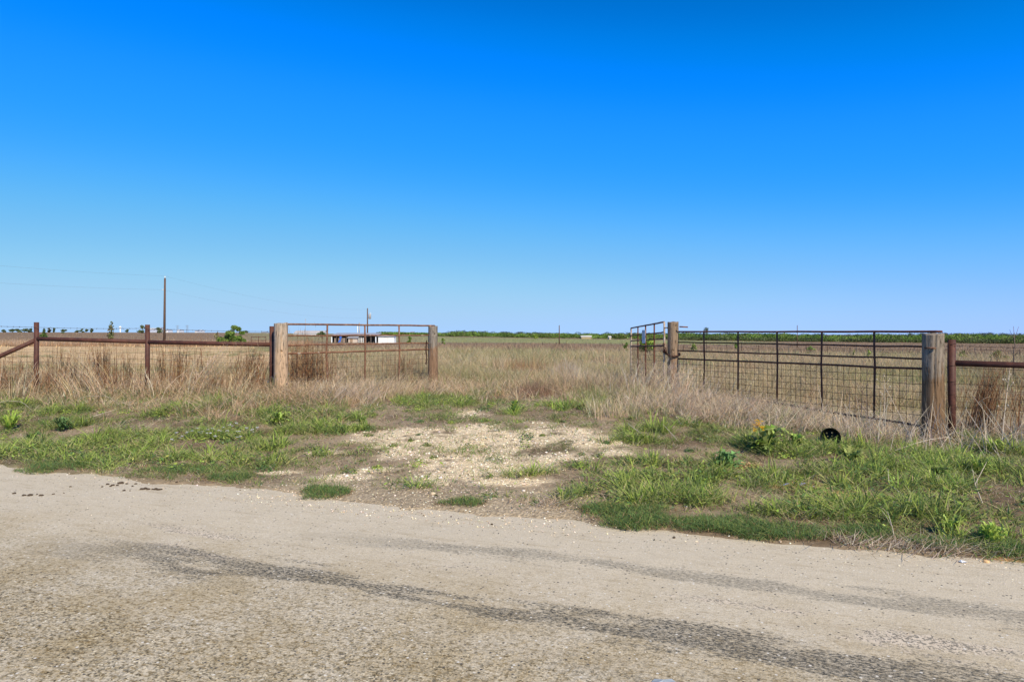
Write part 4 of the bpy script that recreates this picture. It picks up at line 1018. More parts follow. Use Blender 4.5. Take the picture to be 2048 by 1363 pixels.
for p in tops_:
    for _ in range(7): hd.append((p[0] + RNG.normal(0, .016), p[1] + RNG.normal(0, .016), p[2] + RNG.normal(0, .014)))
flowers(e, hd, (.95, .55, .01), .019)
rosette('thistle', 1457, 935, .18, 40, [(.15, .26, .08), (.18, .31, .10), (.13, .23, .07)], 'spiky dark green rosette standing alone on thin verge soil', tall=.7, wd=.022, seed=2)
rosette('weed', 1592, 898, .14, 26, GRN + YGRN, 'bright leafy weed between the yellow flower and the black pot', tall=.9, wd=.02)
rosette('weed', 1960, 950, .17, 90, GRN + YGRN + YGRN, 'big arching leafy weed by the right picture edge below the pipe fence', tall=.8, wd=.013, lobes=False)
rosette('weed', 1985, 905, .17, 90, GRN + YGRN, 'broad green leafy clump just right of the steel end post', tall=.7, wd=.014, lobes=False)
rosette('weed', 1880, 960, .12, 60, GRN, 'small dark green weed below the big wooden post', tall=.8, wd=.02)
rosette('weed', 1700, 928, .16, 44, GRN, 'leafy green weed on the slope just below the black pot', tall=.8, wd=.02)
rosette('weed', 1985, 1090, .09, 90, YGRN, 'feathery yellow green weed at the lower right road edge', tall=1.0, wd=.010)
rosette('weed', 1900, 1068, .12, 60, YGRN + GRN, 'low feathery yellow weed left of the lower right corner clump', tall=.8, wd=.010)
rosette('weed', 1030, 826, .10, 50, YGRN + DGRN, 'small feathery green weed at the top of the gravel patch', tall=1.2, wd=.012)
rosette('weed', 122, 862, .16, 50, DGRN, 'dark green leafy clump on the left verge under the first fence bay', tall=.9, wd=.018)
rosette('weed', 20, 858, .16, 60, YGRN, 'bright yellow green clump on the verge at the left edge', tall=1.0, wd=.012)
rosette('weed', 64, 884, .12, 40, DGRN + GRN, 'spreading green clump on bare soil near the left edge', tall=.8, wd=.014)
rosette('weed', 560, 838, .2, 70, GRN + YGRN, 'bright green weed clump below the thick tan post', tall=.7, wd=.018)
rosette('weed', 725, 846, .10, 40, GRN, 'small green plant at the foot of the dead grass left of the gravel', tall=.9, wd=.018)
rosette('weed', 1325, 868, .12, 40, YGRN + GRN, 'long leaved yellow green weed right of the gravel patch', tall=1.2, wd=.014, lobes=False)
# patch of pale lilac wildflowers, left
e, (x, y, z) = rosette('wildflower_patch', 440, 876, .16, 24, GRN + YGRN, 'low green patch dotted with pale lilac flowers on the left verge', tall=.15, wd=.03)
pts = []
for px, py in [(352, 873), (362, 880), (373, 872), (386, 869), (400, 871), (414, 867), (427, 864), (438, 868), (446, 861), (455, 869), (460, 856), (463, 858), (474, 853), (477, 870), (494, 861), (505, 868), (345, 886), (430, 882), (514, 862), (420, 873), (395, 860), (480, 880)]:
    fx, fy, fz = ground_at(px, py + 6)
    for _ in range(3): pts.append((fx + RNG.normal(0, .014), fy + RNG.normal(0, .014), fz + .09 + RNG.normal(0, .008)))
flowers(e, pts, (.86, .82, .92), .0165)
e, (x, y, z) = rosette('wildflower_patch', 1620, 990, .22, 20, GRN, 'few violet blue flowers on the orange gravel strip right of centre', tall=.2, wd=.014)
pts = []
for px, py in [(1568, 975), (1600, 974), (1624, 980), (1572, 974), (1605, 974)]:
    fx, fy, fz = ground_at(px, py + 5); pts += [(fx, fy, fz + .05), (fx + .02, fy, fz + .06)]
flowers(e, pts, (.42, .40, .80), .011)
e, (x, y, z) = rosette('wildflower_patch', 1805, 1013, .2, 20, GRN, 'violet flowers in grass low on the right verge', tall=.2, wd=.014)
pts = []
for px, py in [(1787, 1011), (1806, 1010), (1812, 1008), (1820, 1010), (1836, 1014)]:
    fx, fy, fz = ground_at(px, py + 5); pts += [(fx, fy, fz + .05), (fx + .015, fy, fz + .06)]
flowers(e, pts, (.48, .42, .80), .010)
x, y, z = ground_at(555, 800); e = empty('purple_wildflower', (x, y - .1, gz1(x, y)), 'purple flower spikes at the foot of the thick tan post', 'plant')
x, y, z = -4.78, 13.72, gz1(-4.78, 13.72); st_ = MB(); pts = []
for dx, h in ((-.05, .36), (.02, .42), (.06, .30), (-.12, .26), (.30, .42), (-.02, .33)):
    st_.tube([(x + dx * .4, y, z), (x + dx, y, z + h)], .003, 4)
    for k in range(6): pts.append((x + dx + RNG.normal(0, .008), y + RNG.normal(0, .008), z + h - k * .006))
st_.build('stem', plain('green_stem_b', (.10, .15, .05), .7), e); flowers(e, pts, (.38, .34, .52), .008)

# --- bare dead stalks and fallen straws
STK = plain('dead_stalk', (.54, .45, .34), .85, .25, 30)
STKD = plain('dark_dead_stalk', (.17, .12, .09), .9, .3, 30)
def stalk(label, pts, r=.006, m=STK, side=0, name='dead_stalk', cat='stalk', seed=0, grp=None, heads=0):
    P = [Vector(p) for p in pts]; q = []
    for i in range(9):
        t = i / 8 * (len(P) - 1); k = min(int(t), len(P) - 2); q.append(P[k].lerp(P[k + 1], t - k))
    r *= .88; mb = MB(); mb.tube(q, [r * (1 - .6 * i / 8) for i in range(9)], 6); rd = random.Random(seed)
    for k in range(side):
        i = rd.randint(2, 7); d = Vector((rd.uniform(-1, 1), rd.uniform(-.4, .4), rd.uniform(.3, 1.0))).normalized() * rd.uniform(.06, .16)
        mb.tube([q[i], q[i] + d * .6 + Vector((0, 0, .01)), q[i] + d], [r * .5, r * .4, r * .25], 5)
        if heads:
            c = q[i] + d; mb.tube([c - Vector((0, 0, .012)), c, c + Vector((0, 0, .014))], [.003, .011, .003], 6)
    o = mb.build(name, m); return tag(o, label, cat, grp)
def gp(px, py, dz=0.):
    x, y, z = ground_at(px, py); return (x, y, z + dz)
stalk('straight pale straw lying on the left verge soil', [gp(165, 842, .03), gp(235, 824, .10)], .009)
stalk('arching tan straw drooping over the verge at the left edge', [gp(-20, 812, .06), gp(10, 812, .17), gp(45, 818, .14), gp(68, 826, .03)], .006)
stalk('arching tan straw bowed over dry grass in the first fence bay', [gp(150, 806, .03), gp(170, 806, .16), gp(215, 806, .2), gp(245, 812, .05)], .006)
stalk('slanting pale straw at the right edge of the gravel patch', [gp(1303, 882, .0), gp(1255, 872, .18)], .007)
stalk('second slanting pale straw, right of the one at the gravel edge', [gp(1358, 882, .0), gp(1325, 870, .16)], .006)
sp = at(1830, 800, 9.6); 
stalk('long pale stem leaning left across the lower gate mesh', [gp(1835, 905), at(1800, 830, 9.7), at(1768, 770, 9.9)], .006, seed=1, side=1)
stalk('pale stem crossing in front of the foot of the big wooden post', [gp(1892, 912), at(1878, 870, 9.6), at(1866, 812, 9.7)], .006, side=1, seed=2)
r_ = 1
stalk('tall upright dried weed with dark seed heads right of the end post', [gp(2002, 900), at(2012, 800, 9.3), at(2020, 735, 9.5)], .007, side=7, seed=3, heads=1)
stalk('pale arching stem that bends over beside the steel end post', [gp(2000, 915), at(1960, 860, 9.2), at(1930, 815, 9.4), at(1935, 800, 9.4)], .006, seed=4)
stalk('long pale stem slanting down right from behind the end post', [gp(2020, 895), at(1990, 850, 9.3), at(1945, 790, 9.6)], .006, seed=5, side=2)
stalk('pale stem leaning right near the right picture edge', [gp(2000, 880), at(2025, 865, 9.0), at(2046, 845, 8.9)], .006, seed=6)
stalk('dark dried seed stalk left of the last gate upright', [gp(1722, 872), at(1724, 800, 10.6), at(1728, 760, 10.7)], .006, STKD, 6, seed=7, heads=1)
stalk('dark dried seed stalk behind the gate mesh, right of centre', [gp(1735, 872), at(1733, 790, 10.8), at(1735, 735, 10.9)], .006, STKD, 5, seed=8, heads=1)
stalk('pale branching dried weed before the mesh near the third upright', [gp(1765, 880), at(1770, 800, 10.2), at(1768, 745, 10.3)], .005, side=6, seed=9, heads=1)
stalk('pale stem leaning on the fourth gate upright', [gp(1650, 858), at(1645, 810, 11.4), at(1636, 768, 11.6)], .006, seed=10)
stalk('curved pale twig lying low on the right verge', [gp(1815, 1000, .02), gp(1778, 978, .05), gp(1776, 960, .12)], .006, seed=11)
stalk('forked grey twig on the verge near the right edge', [gp(1965, 1008, .01), gp(1950, 980, .06), gp(1975, 950, .16)], .007, side=3, seed=12)
stalk('dry stem standing at the lower right road edge', [gp(1790, 1085, .0), gp(1785, 1075, .08), gp(1775, 1062, .16)], .004, side=2, seed=13)
stalk('tangled bent stem low beneath the big wooden post', [gp(1790, 905, .03), gp(1850, 905, .16), gp(1900, 900, .18), gp(1950, 912, .1)], .006, seed=14)
stalk('curved stem arching from the post foot to the right edge', [gp(1880, 900, .03), gp(1905, 888, .2), gp(1950, 900, .12), gp(2000, 922, .02)], .006, seed=15)
for k in range(16):
    px = [1742, 1790, 1810, 1826, 1845, 1915, 1935, 1955, 1975, 2005, 1700, 1688, 1715, 2030, 1850, 1780][k]; py = [888, 885, 895, 900, 905, 900, 905, 898, 920, 930, 880, 872, 890, 900, 915, 905][k]
    a = RNG.uniform(-1, 1); x, y, z = ground_at(px, py)
    stalk(('thin bare pale stem among dead weeds left of the big wooden post' if px < 1850 else 'thin bare pale stem among dead weeds right of the big wooden post'), [(x, y, z), (x + a * .15, y + .03, z + .22), (x + a * .35, y + .05, z + RNG.uniform(.3, .5))], .0042, side=2, seed=30 + k, grp='thin tangled stems at the right gate end')
# pile of cut dead stems by the road edge
v = Veg()
for (px, py, rx, n) in [(1100, 1008, 70, 260), (1850, 1098, 110, 420), (1720, 1090, 70, 160), (620, 818, 60, 160), (250, 858, 70, 120), (1640, 862, 140, 700), (1760, 872, 90, 400)]:
    x0, y0, _ = ground_at(px, py); x = x0 + RNG.normal(0, .55, n) * rx / F * y0; y = y0 + RNG.normal(0, .09, n) + (x0 - x) * .3
    dn = py > 1000
    v.blades(P3(x, y, .01), RNG.uniform(.02, .08, n) * (1 if dn else 2), np.full(n, .006), pick(([(.27, .17, .11), (.20, .13, .09)] if dn else PINK) + GREY, n), pick(PINK, n), leans(n, 2.8, 1.2), 1.0, 2)
n = 190; x = RNG.uniform(4.6, 8.0, n); y = 9.35 - .30 * (x - 5.5) + RNG.normal(0, .35, n)
v.blades(P3(x, y, 0), RNG.uniform(.25, .75, n), np.full(n, .010), pick(PINK + GREY, n, .15), pick(PINK + GREY, n), leans(n, .55, -.15), 1.3, 4)
n = 120; x = RNG.normal(3.3, .6, n); y = 14.0 + RNG.normal(0, .5, n)
v.blades(P3(x, y, 0), RNG.uniform(.3, .75, n), np.full(n, .012), pick(GREY + PINK[3:], n, .12), pick(GREY + PINK[3:], n), leans(n, .5, .25), 1.3, 4)
tag(v.build('dead_stem_piles', M['blade']), 'matted heaps of broken dead stems at the verge edge and gate foot', 'litter', kind='stuff')
# bare sapling beyond the right fence
p = at(2030, 700, 22.); zb = gz1(p.x, 22.)
mb = MB(); top = at(2027, 652, 22.)
mb.tube([(p.x - .05, 22, zb), (p.x - .03, 22, zb + .9), (p.x, 22, 1.2), (top.x, 22, top.z)], [.03, .022, .014, .005], 7)
for a, b in (((p.x - .01, 22, 1.45), (p.x + .12, 22, 1.85)), ((p.x, 22, 1.3), (p.x - .1, 22.1, 1.75)), ((p.x - .02, 22, .9), (p.x + .14, 21.9, 1.2))): mb.tube([a, b], [.01, .004], 5)
e = empty('sapling', (p.x - .05, 22, zb), 'bare dark sapling standing in the field beyond the right pipe fence', 'tree')
mb.build('trunk', STKD, e)

# ------------------------------------------------------------------ distant things
def bush(name, label, px, d, wpx, toppx, dens=700, pal=GRN, botpx=None, cat='bush', trunk=True, grp=None, lsz=None, lobes=9, seed=0, gap=.0, flatt=1.0, shape=None):
    x = (px - 1024) / F * d; zb = gz1(x, d); W = wpx / F * d; top = CAMZ + (HY - toppx) / F * d
    H = max(.6, top - zb); e = empty(name, (x, d, zb), label, cat, grp); rd = np.random.default_rng(seed + int(px))
    v = Veg(); c0 = []; base_h = .0 if cat == 'tree' and lobes == 5 else .1
    for k in range(lobes):
        a = rd.uniform(0, 6.28); r = rd.uniform(0, .36) * W
        c0.append((math.cos(a) * r, math.sin(a) * r * .8, H * rd.uniform(base_h + .12, .82), W * rd.uniform(.14, .24), H * rd.uniform(.12, .2)))
    c0[0] = (rd.uniform(-.1, .1) * W, 0, H * .84, W * .13, H * .15)
    if shape: c0 = [(a * W, (k % 3 - 1) * .12 * W, b * H, c * W, d_ * H) for k, (a, b, c, d_) in enumerate(shape)]; lobes = len(c0)
    for (cx_, cy_, cz_, rw, rh) in c0:
        n = max(16, dens // lobes); q = rd.normal(size=(n, 3)); q /= np.linalg.norm(q, axis=1)[:, None]; q *= rd.uniform(.35, 1.05, (n, 1)) ** .6
        cen = np.stack([x + cx_ + q[:, 0] * rw, d + cy_ + q[:, 1] * rw, zb + cz_ + q[:, 2] * rh], -1)
        sz = np.full(n, lsz or max(.035, W * .035)) * rd.uniform(.6, 1.4, n)
        v.leaves(cen, sz, pick(pal, n, .22) * rd.uniform(.8, 1.25))
    v.build('crown', M['leaf'], e)
    mb = MB(); r0 = max(.03, W * .018)
    for (cx_, cy_, cz_, rw, rh) in c0[:6]:
        mb.tube([(x + cx_ * .1, d + cy_ * .1, zb - .1), (x + cx_ * .4, d + cy_ * .4, zb + cz_ * .45), (x + cx_, d + cy_, zb + cz_)], [r0, r0 * .6, r0 * .25], 6)
    mb.build('trunk', M['pole'], e)
    return e
MESQ = [(.17, .27, .05), (.23, .34, .065), (.12, .20, .04), (.27, .37, .08)]
DRK = [(.07, .14, .04), (.09, .17, .045), (.05, .10, .03)]
bush('mesquite_tree', 'broad bright green spreading tree behind the left fence, near the tan post', 463, 84, 54, 649, 5200, MESQ, lobes=16, lsz=.085, shape=[(.16, .86, .13, .12), (.26, .80, .10, .10), (.34, .62, .11, .09), (.06, .62, .12, .14), (-.10, .60, .13, .13), (-.20, .45, .12, .13), (-.34, .30, .13, .14), (-.44, .22, .09, .12), (-.05, .35, .16, .16), (.12, .36, .15, .15), (.28, .38, .13, .12), (.38, .24, .12, .12), (.20, .18, .16, .12), (-.18, .20, .18, .14), (.46, .15, .06, .08)])
bush('small_tree', 'thin sparse tree with a pale trunk left of the tall utility pole', 221, 95, 27, 641, 420, [(.10, .13, .04), (.16, .17, .06), (.20, .16, .06)], lobes=10, lsz=.12)
bush('bush', 'round dark green bush just right of the leftmost steel post', 88, 130, 15, 656, 700, DRK + GRN, lobes=9, lsz=.16)
bush('bush', 'bright green bush behind the open gate leaf', 1298, 48, 46, 676, 2400, YGRN + MESQ + YGRN, lobes=14, lsz=.075)
bush('bush', 'small dark green bush just left of the open gate leaf', 1252, 56, 12, 684, 420, DRK + MESQ, lobes=6, lsz=.07)
bush('bush', 'small round bush right of the white shed', 818, 130, 13, 671, 420, MESQ, lobes=6, lsz=.12)
bush('bush', 'low green bush just right of the short split post', 886, 120, 13, 676, 320, MESQ, lobes=6, lsz=.12)
bush('bush', 'green bush against the tree line left of the slim centre pole', 1070, 300, 14, 668, 400, YGRN, lobes=6, lsz=.35)
bush('bush', 'low bush in the field seen through the first gate panel', 1388, 62, 20, 686, 420, MESQ + OLIVE, lobes=8, lsz=.07)
bush('bush', 'low bush in the field beside the second gate upright', 1472, 70, 14, 686, 420, MESQ, lobes=7, lsz=.07)
bush('bush', 'faint olive shrub seen through the fourth gate panel', 1622, 56, 18, 692, 260, OLIVE + MESQ, lobes=7, lsz=.06)
bush('bush', 'small olive shrub seen through the fifth gate panel', 1708, 45, 8, 704, 200, YGRN + OLIVE, lobes=5, lsz=.05)
bush('bush', 'small yellowish shrub left of the last gate panel', 1737, 45, 9, 704, 220, YGRN + OLIVE, lobes=5, lsz=.05)
bush('bush', 'brownish shrub above the right pipe rail next to the end post', 1925, 44, 20, 700, 420, OLIVE + RED[:1] + MESQ, lobes=9, lsz=.05)
bush('bush', 'wide olive shrub above the rail near the right edge', 2000, 42, 36, 700, 900, OLIVE + MESQ[:2] + RED[:1], lobes=12, lsz=.05)
bush('bush', 'low brush tuft at the left foot of the spreading tree', 434, 92, 14, 663, 300, OLIVE + RED[:1], lobes=7, lsz=.11)
for k, (px, w_, tp, d, lb) in enumerate([(8, 14, 659, 380, 'low dark tree on the skyline at the left picture edge'), (25, 14, 658, 380, 'second low skyline tree from the left picture edge'), (60, 14, 656.5, 380, 'dark skyline tree just left of the leftmost steel post'),
        (36, 18, 657.5, 390, 'wide dark skyline tree left of the leftmost steel post'), (48, 14, 657.5, 385, 'short dark skyline tree between two larger ones left of the steel post'), (98, 10, 656, 380, 'reddish skyline tree behind the round dark bush'), (107, 7, 656, 380, 'small skyline tree right of the round dark bush'),
        (126, 11, 658.5, 300, 'grey green skyline bush in the first fence bay'), (155, 12, 660.5, 385, 'very low skyline bush in the middle of the first fence bay'), (164, 6, 657.5, 385, 'round topped tiny skyline tree in the first fence bay'), (172, 6, 658, 385, 'tiny skyline tree, right of the round topped one'), (184, 6, 656.5, 385, 'slim pale skyline tree left of the sparse tree'),
        (255, 8, 658.5, 385, 'small skyline bush right of the white tower'), (285, 17, 650, 330, 'green skyline tree left of the second steel post'), (316, 16, 654.5, 350, 'green skyline tree before the white house by the tall pole'), (493, 12, 661, 385, 'low grey skyline bush right of the spreading tree'),
        (645, 18, 662, 210, 'small pale green tree between the long barn and the open shed')]):
    bush('skyline_tree', lb, px, d, w_ * 1.35, tp, 300, [(.10, .15, .06), (.12, .17, .065), (.15, .17, .08)] if k != 5 else [(.12, .09, .05), (.08, .10, .05)], cat='tree', lobes=5, lsz=.38, grp='small trees on the left skyline')
bush('lone_tree', 'dark tree rising above the tree line right of the brown post', 1413, 395, 18, 653, 300, [(.09, .13, .08), (.12, .16, .09)], cat='tree', lobes=9, lsz=.3)

# far woodland belt: reads as one mass
def woodland():
    v = Veg()
    def belt(px0, px1, d0, tops, n, pal, base_lo=.0):
        for k in range(n):
            px = RNG.uniform(px0, px1); d = d0 * RNG.uniform(.96, 1.12); x = (px - 1024) / F * d; zb = gz1(x, d)
            tp = np.interp(px, [t[0] for t in tops], [t[1] for t in tops]) + abs(RNG.normal(0, 3.0)) - 1.6 + 3.0 * (fbm(np.array([px * .025]), np.array([d0 * .1]), 900, 3)[0] - .5) - (2.2 if RNG.uniform() < .05 else 0)
            H = max(2.0, CAMZ + (HY - tp) / F * d - zb); W = RNG.uniform(5, 14); tb = RNG.uniform(.55, 1.3)
            m = 200; q = RNG.normal(size=(m, 3)); q /= np.linalg.norm(q, axis=1)[:, None]; q *= RNG.uniform(.3, 1, (m, 1)) ** .5
            cen = np.stack([x + q[:, 0] * W * .55, d + q[:, 1] * W * .5, zb + H * (.52 + q[:, 2] * .48)], -1)
            v.leaves(cen, RNG.uniform(.22, .5, m), pick([pal[RNG.integers(0, len(pal))]] + pal[:1], m, .2) * tb, None, .7)
    G1 = [(.17, .27, .05), (.22, .33, .07), (.12, .20, .04), (.25, .31, .09), (.17, .17, .08)]
    topsR = [(880, 668), (905, 664.5), (925, 662), (950, 664), (1000, 667), (1060, 666), (1150, 667), (1250, 667), (1300, 666), (1370, 665.5), (1480, 667), (1560, 667), (1640, 669.5), (1760, 669.5), (1800, 669), (1860, 669), (1900, 669), (1925, 667), (1970, 668), (2010, 669), (2060, 670), (2300, 670)]
    belt(872, 2330, 400, topsR, 420, G1)
    belt(1360, 2330, 388, [(1360, 676), (2400, 680)], 260, [(.10, .13, .05), (.13, .14, .06), (.14, .18, .05)])
    belt(760, 880, 420, [(760, 668), (810, 666.5), (880, 667)], 60, G1)
    belt(2300, 2900, 400, [(2300, 670), (2900, 670)], 120, G1)
    # far ridge of woods beyond
    belt(860, 2200, 640, [(860, 668), (925, 660.5), (960, 662.5), (1100, 666), (1500, 665.5), (1640, 668), (1800, 667), (1925, 664.5), (1990, 665.5), (2200, 668)], 420, [(.075, .11, .075), (.09, .12, .085)])
    tag(v.build('woodland', M['leaf']), 'far belt of green trees closing the field from centre to right', 'woodland', kind='stuff')
woodland()

# buildings
M['white'] = plain('white_paint', (.80, .80, .76), .6, .04, .5); M['whitef'] = plain('far_white', (.78, .80, .82), .6, .05, .3)
M['tin'] = plain('tin_roof', (.36, .34, .33), .5, .15, .6); M['shade'] = plain('shed_timber', (.10, .08, .07), .9, .3, 1); M['cream'] = plain('cream_siding', (.55, .45, .36), .8, .15, 1)
M['roofpale'] = plain('pale_roof', (.66, .62, .55), .7, .1, .4); M['dark'] = plain('dark_opening', (.03, .03, .035), .6, .2, 2); M['blue'] = plain('blue_tarp', (.04, .13, .5), .6, .15, 2)
def gable(parent, c, w, dp, h, rise, mw, mr, along='x', rz=0):
    x, y, z = c
    b = MB(); b.box((x, y, z + h / 2), (w, dp, h)); b.v += []
    if along == 'x':
        i = len(b.v); b.v += [Vector((x - w / 2, y - dp / 2, z + h)), Vector((x - w / 2, y + dp / 2, z + h)), Vector((x - w / 2, y, z + h + rise)), Vector((x + w / 2, y - dp / 2, z + h)), Vector((x + w / 2, y + dp / 2, z + h)), Vector((x + w / 2, y, z + h + rise))]
        b.f += [(i, i + 2, i + 1), (i + 3, i + 4, i + 5)]
    wl_ = b.build('wall', mw, parent, False)
    r = MB(); o = .25; t = .12
    if along == 'x':
        for sg_ in (-1, 1):
            a0 = Vector((x - w / 2 - o, y + sg_ * (dp / 2 + o), z + h - .02)); a1 = Vector((x + w / 2 + o, y + sg_ * (dp / 2 + o), z + h - .02)); c1 = Vector((x + w / 2 + o, y, z + h + rise + .1)); c0_ = Vector((x - w / 2 - o, y, z + h + rise + .1))
            r.quad(a0, a1, c1, c0_) if sg_ < 0 else r.quad(a1, a0, c0_, c1)
    rf = r.build('roof', mr, parent, False); return wl_, rf
def bpos(px, d): x = (px - 1024) / F * d; return x, d, gz1(x, d)
def zpx(py, d): return CAMZ + (HY - py) / F * d
# open sided shed
D = 165; x0 = bpos(664, D)[0]; x1 = bpos(752, D)[0]; zb = zpx(685.5, D); zt_ = zpx(666.5, D)
e = empty('open_shed', ((x0 + x1) / 2, D, zb), 'long low open sided shed with a grey tin roof, behind the left gate', 'shed')
m_ = MB(); zr = zt_; zf = zpx(669, D)
m_.v += [Vector(p) for p in [(x0 - .4, D - .5, zf - .15), (x1 + .4, D - .5, zf - .15), (x1 + .2, D + 6, zr + .15), (x0 - .2, D + 6, zr + .15), (x0 - .4, D - .5, zf - .35), (x1 + .4, D - .5, zf - .35), (x1 + .2, D + 6, zr - .05), (x0 - .2, D + 6, zr - .05)]]
m_.f += [(0, 1, 2, 3), (4, 7, 6, 5), (0, 4, 5, 1), (1, 5, 6, 2), (2, 6, 7, 3), (3, 7, 4, 0)]
m_.build('roof', M['tin'], e, False)
m_ = MB(); m_.box(((x0 + x1) / 2, D + 5.9, (zb + zr) / 2 - .1), (x1 - x0, .15, zr - zb - .1)); m_.box((x0, D + 3, (zb + zr) / 2 - .2), (.12, 5.6, zr - zb - .5)); m_.build('wall', M['shade'], e, False)
for k in range(10):
    xx = x0 + (x1 - x0) * k / 9; m_ = MB(); m_.box((xx, D - .2, (zb + zf) / 2 - .2), (.22, .22, zf - zb - .3)); m_.build('post', M['whitef'] if k in (0, 9) else M['shade'], e, False)
for px_ in (672, 680, 684, 688, 691, 725): xx = bpos(px_, D)[0]; MB().box((xx, D - .9, zb + .55), (.3, .06, 1.3)).build('pen_board', plain('pen_wood', (.30, .22, .16), .9, .2, 1), e, False)
xx = bpos(681, D)[0]; m_ = MB(); m_.v += [Vector(p) for p in [(xx - .3, D - 1.0, zb), (xx + .25, D - 1.0, zb + .2), (xx + .55, D - 1.0, zb + 1.4), (xx + .1, D - 1.0, zb + 2.1), (xx - .1, D - .9, zb + 1.0), (xx - .3, D - .8, zb), (xx + .25, D - .8, zb + .2), (xx + .55, D - .8, zb + 1.4), (xx + .1, D - .8, zb + 2.1), (xx - .1, D - .75, zb + 1.0)]]
m_.f += [(0, 1, 2, 3, 4), (9, 8, 7, 6, 5), (0, 5, 6, 1), (1, 6, 7, 2), (2, 7, 8, 3)]
tag(m_.build('blue_tarp', M['blue'], None, False), 'bright blue tarp hanging at the front of the open shed', 'tarp')
# hut in front of the shed
D = 150; x, _, _ = bpos(707, D); zb = zpx(685, D)
e = empty('hut', (x, D, zb), 'small tan wooden hut with a pale roof in front of the open shed', 'hut')
gable(e, (x, D, zb), 1.9, 1.6, 1.05, .2, M['cream'], M['tin']); m_ = MB(); m_.box((x - .3, D - .82, zb + .5), (.6, .06, .9)); m_.build('door', plain('brown_door', (.33, .22, .14), .8), e, False)
m_ = MB()
for zz in (.25, .6, .95): m_.box((x + 1.7, D, zb + zz), (1.0, .08, .1))
for xx in (1.2, 1.7, 2.2): m_.box((x + xx, D, zb + .55), (.09, .09, 1.1))
tag(m_.build('crate_rack', M['white'], None, False), 'small white slatted rack right of the tan hut', 'rack')
# white shed
D = 140; x, _, _ = bpos(774.5, D); zb = zpx(686.5, D)
e = empty('storage_shed', (x, D, zb), 'plain white storage shed right of the open shed, behind the gate', 'shed')
gable(e, (x, D, zb), 3.25, 2.4, 1.48, .15, M['white'], M['roofpale'])
m_ = MB(); m_.box((x - .15, D - 1.215, zb + 1.36), (.6, .03, .07)); m_.build('vent', M['tin'], e, False)
m_ = MB(); m_.box((x + .35, D - 1.21, zb + .68), (.03, .02, 1.3)); m_.build('door', M['tin'], e, False)
# long pale barn
D = 330; xa, _, _ = bpos(622, D); zb = gz1(xa, D)
e = empty('long_barn', (xa, D, zb), 'long low pale roofed barn on the skyline behind the left gate', 'barn')
wd_ = (650 - 592) / F * D; gable(e, (xa, D, zb - .3), wd_, 9, max(.8, zpx(668, D) - zb + .3), zpx(662.5, D) - zpx(668, D), M['whitef'], plain('barn_roof', (.46, .42, .39), .7, .1, .3))
# antenna mast
D = 320; x, _, zg0 = bpos(611, D)
e = empty('antenna_mast', (x, D, zg0), 'thin grey antenna mast rising above the long barn', 'mast'); m_ = MB(); m_.tube([(x, D, zg0), (x, D, zpx(637, D))], .08, 6); m_.build('mast', M['tin'], e)
m_ = MB()
for py_ in (640, 643, 646): m_.box((x, D, zpx(py_, D)), (1.1 - .15 * (py_ - 640), .06, .06))
m_.build('antenna', M['tin'], e, False)
# chimney-like tank posts behind the shed
D = 200
for px_, wpx, tp, mm, lb in ((718.5, 2.3, 646, 'tin', 'grey silo post above the open shed roof'), (715, 1.2, 652, 'white', 'thin white vent post left of the grey silo post')):
    x, _, zg0 = bpos(px_, D); m_ = MB(); m_.tube([(x, D, zg0), (x, D, zpx(tp, D))], wpx / 2 / F * D, 12); m_.tube([(x, D, zpx(tp, D)), (x, D, zpx(tp, D) + .25)], [wpx / 2.3 / F * D, .03], 12)
    tag(m_.build('vent_pipe', M[mm]), lb, 'pipe')
# far white houses on the skyline
for k, (px_, w_, tp, base, d, lb) in enumerate([(307, 12, 656, 663.5, 520, 'white skyline house between the second steel post and the tall pole'), (320, 8, 654.5, 663.5, 540, 'tall white skyline house left of the tall pole'), (302, 6, 658, 663.5, 500, 'small white skyline shed right of the second steel post'), (334, 14, 659, 663.5, 560, 'white skyline house right behind the tall pole'), (361, 4, 659, 664, 520, 'tiny white skyline house between two lattice towers'),
        (397, 5, 660, 664.5, 520, 'left one of two adjacent small white skyline houses'), (403, 4, 659.5, 664.5, 530, 'right one of two adjacent small white skyline houses'), (530, 8, 663.5, 667, 520, 'low white skyline house just left of the thick tan post'),
        (813, 5, 664.5, 668, 520, 'small white skyline house left of the two storey one, behind the left gate'), (825, 6, 663, 668, 520, 'tallest white skyline house behind the right end of the left gate'), (845, 20, 667, 669, 500, 'long low white skyline building left of the short split post'),
        (975, 8, 668, 669.5, 520, 'low pale roof peeking above the centre tree line')]):
    x = (px_ - 1024) / F * d; zb = zpx(base + 1, d); W = w_ / F * d; H = (base + 1 - tp) / F * d
    e = empty('house', (x, d, zb), lb, 'house', 'white houses on the far skyline')
    gable(e, (x, d, zb - 3), W, 8, H * .72 + 3, H * .28, M['whitef'], M['tin'] if k % 2 else M['roofpale'])
    for kk in range(2):
        m_ = MB(); m_.box((x - W * .22 + kk * W * .44, d - 4.01, zb + H * .45), (W * .14, .06, H * .22)); m_.build('window', M['dark'], e, False)
# yellow-ish low building in tree line + pale roofs
for px_, w_, d, lb, mm in ((1172, 20, 380, 'low yellow tan building nestled in the tree line right of the slim centre pole', plain('ochre_wall', (.42, .33, .17), .8)), (1219, 4, 370, 'tiny cream hut at the foot of the tree line', M['cream'])):
    x, _, zb = bpos(px_, d); e = empty('farm_building', (x, d, zb), lb, 'building'); gable(e, (x, d, zb - .5), w_ / F * d, 5, 1.6, .6, mm, M['roofpale'])
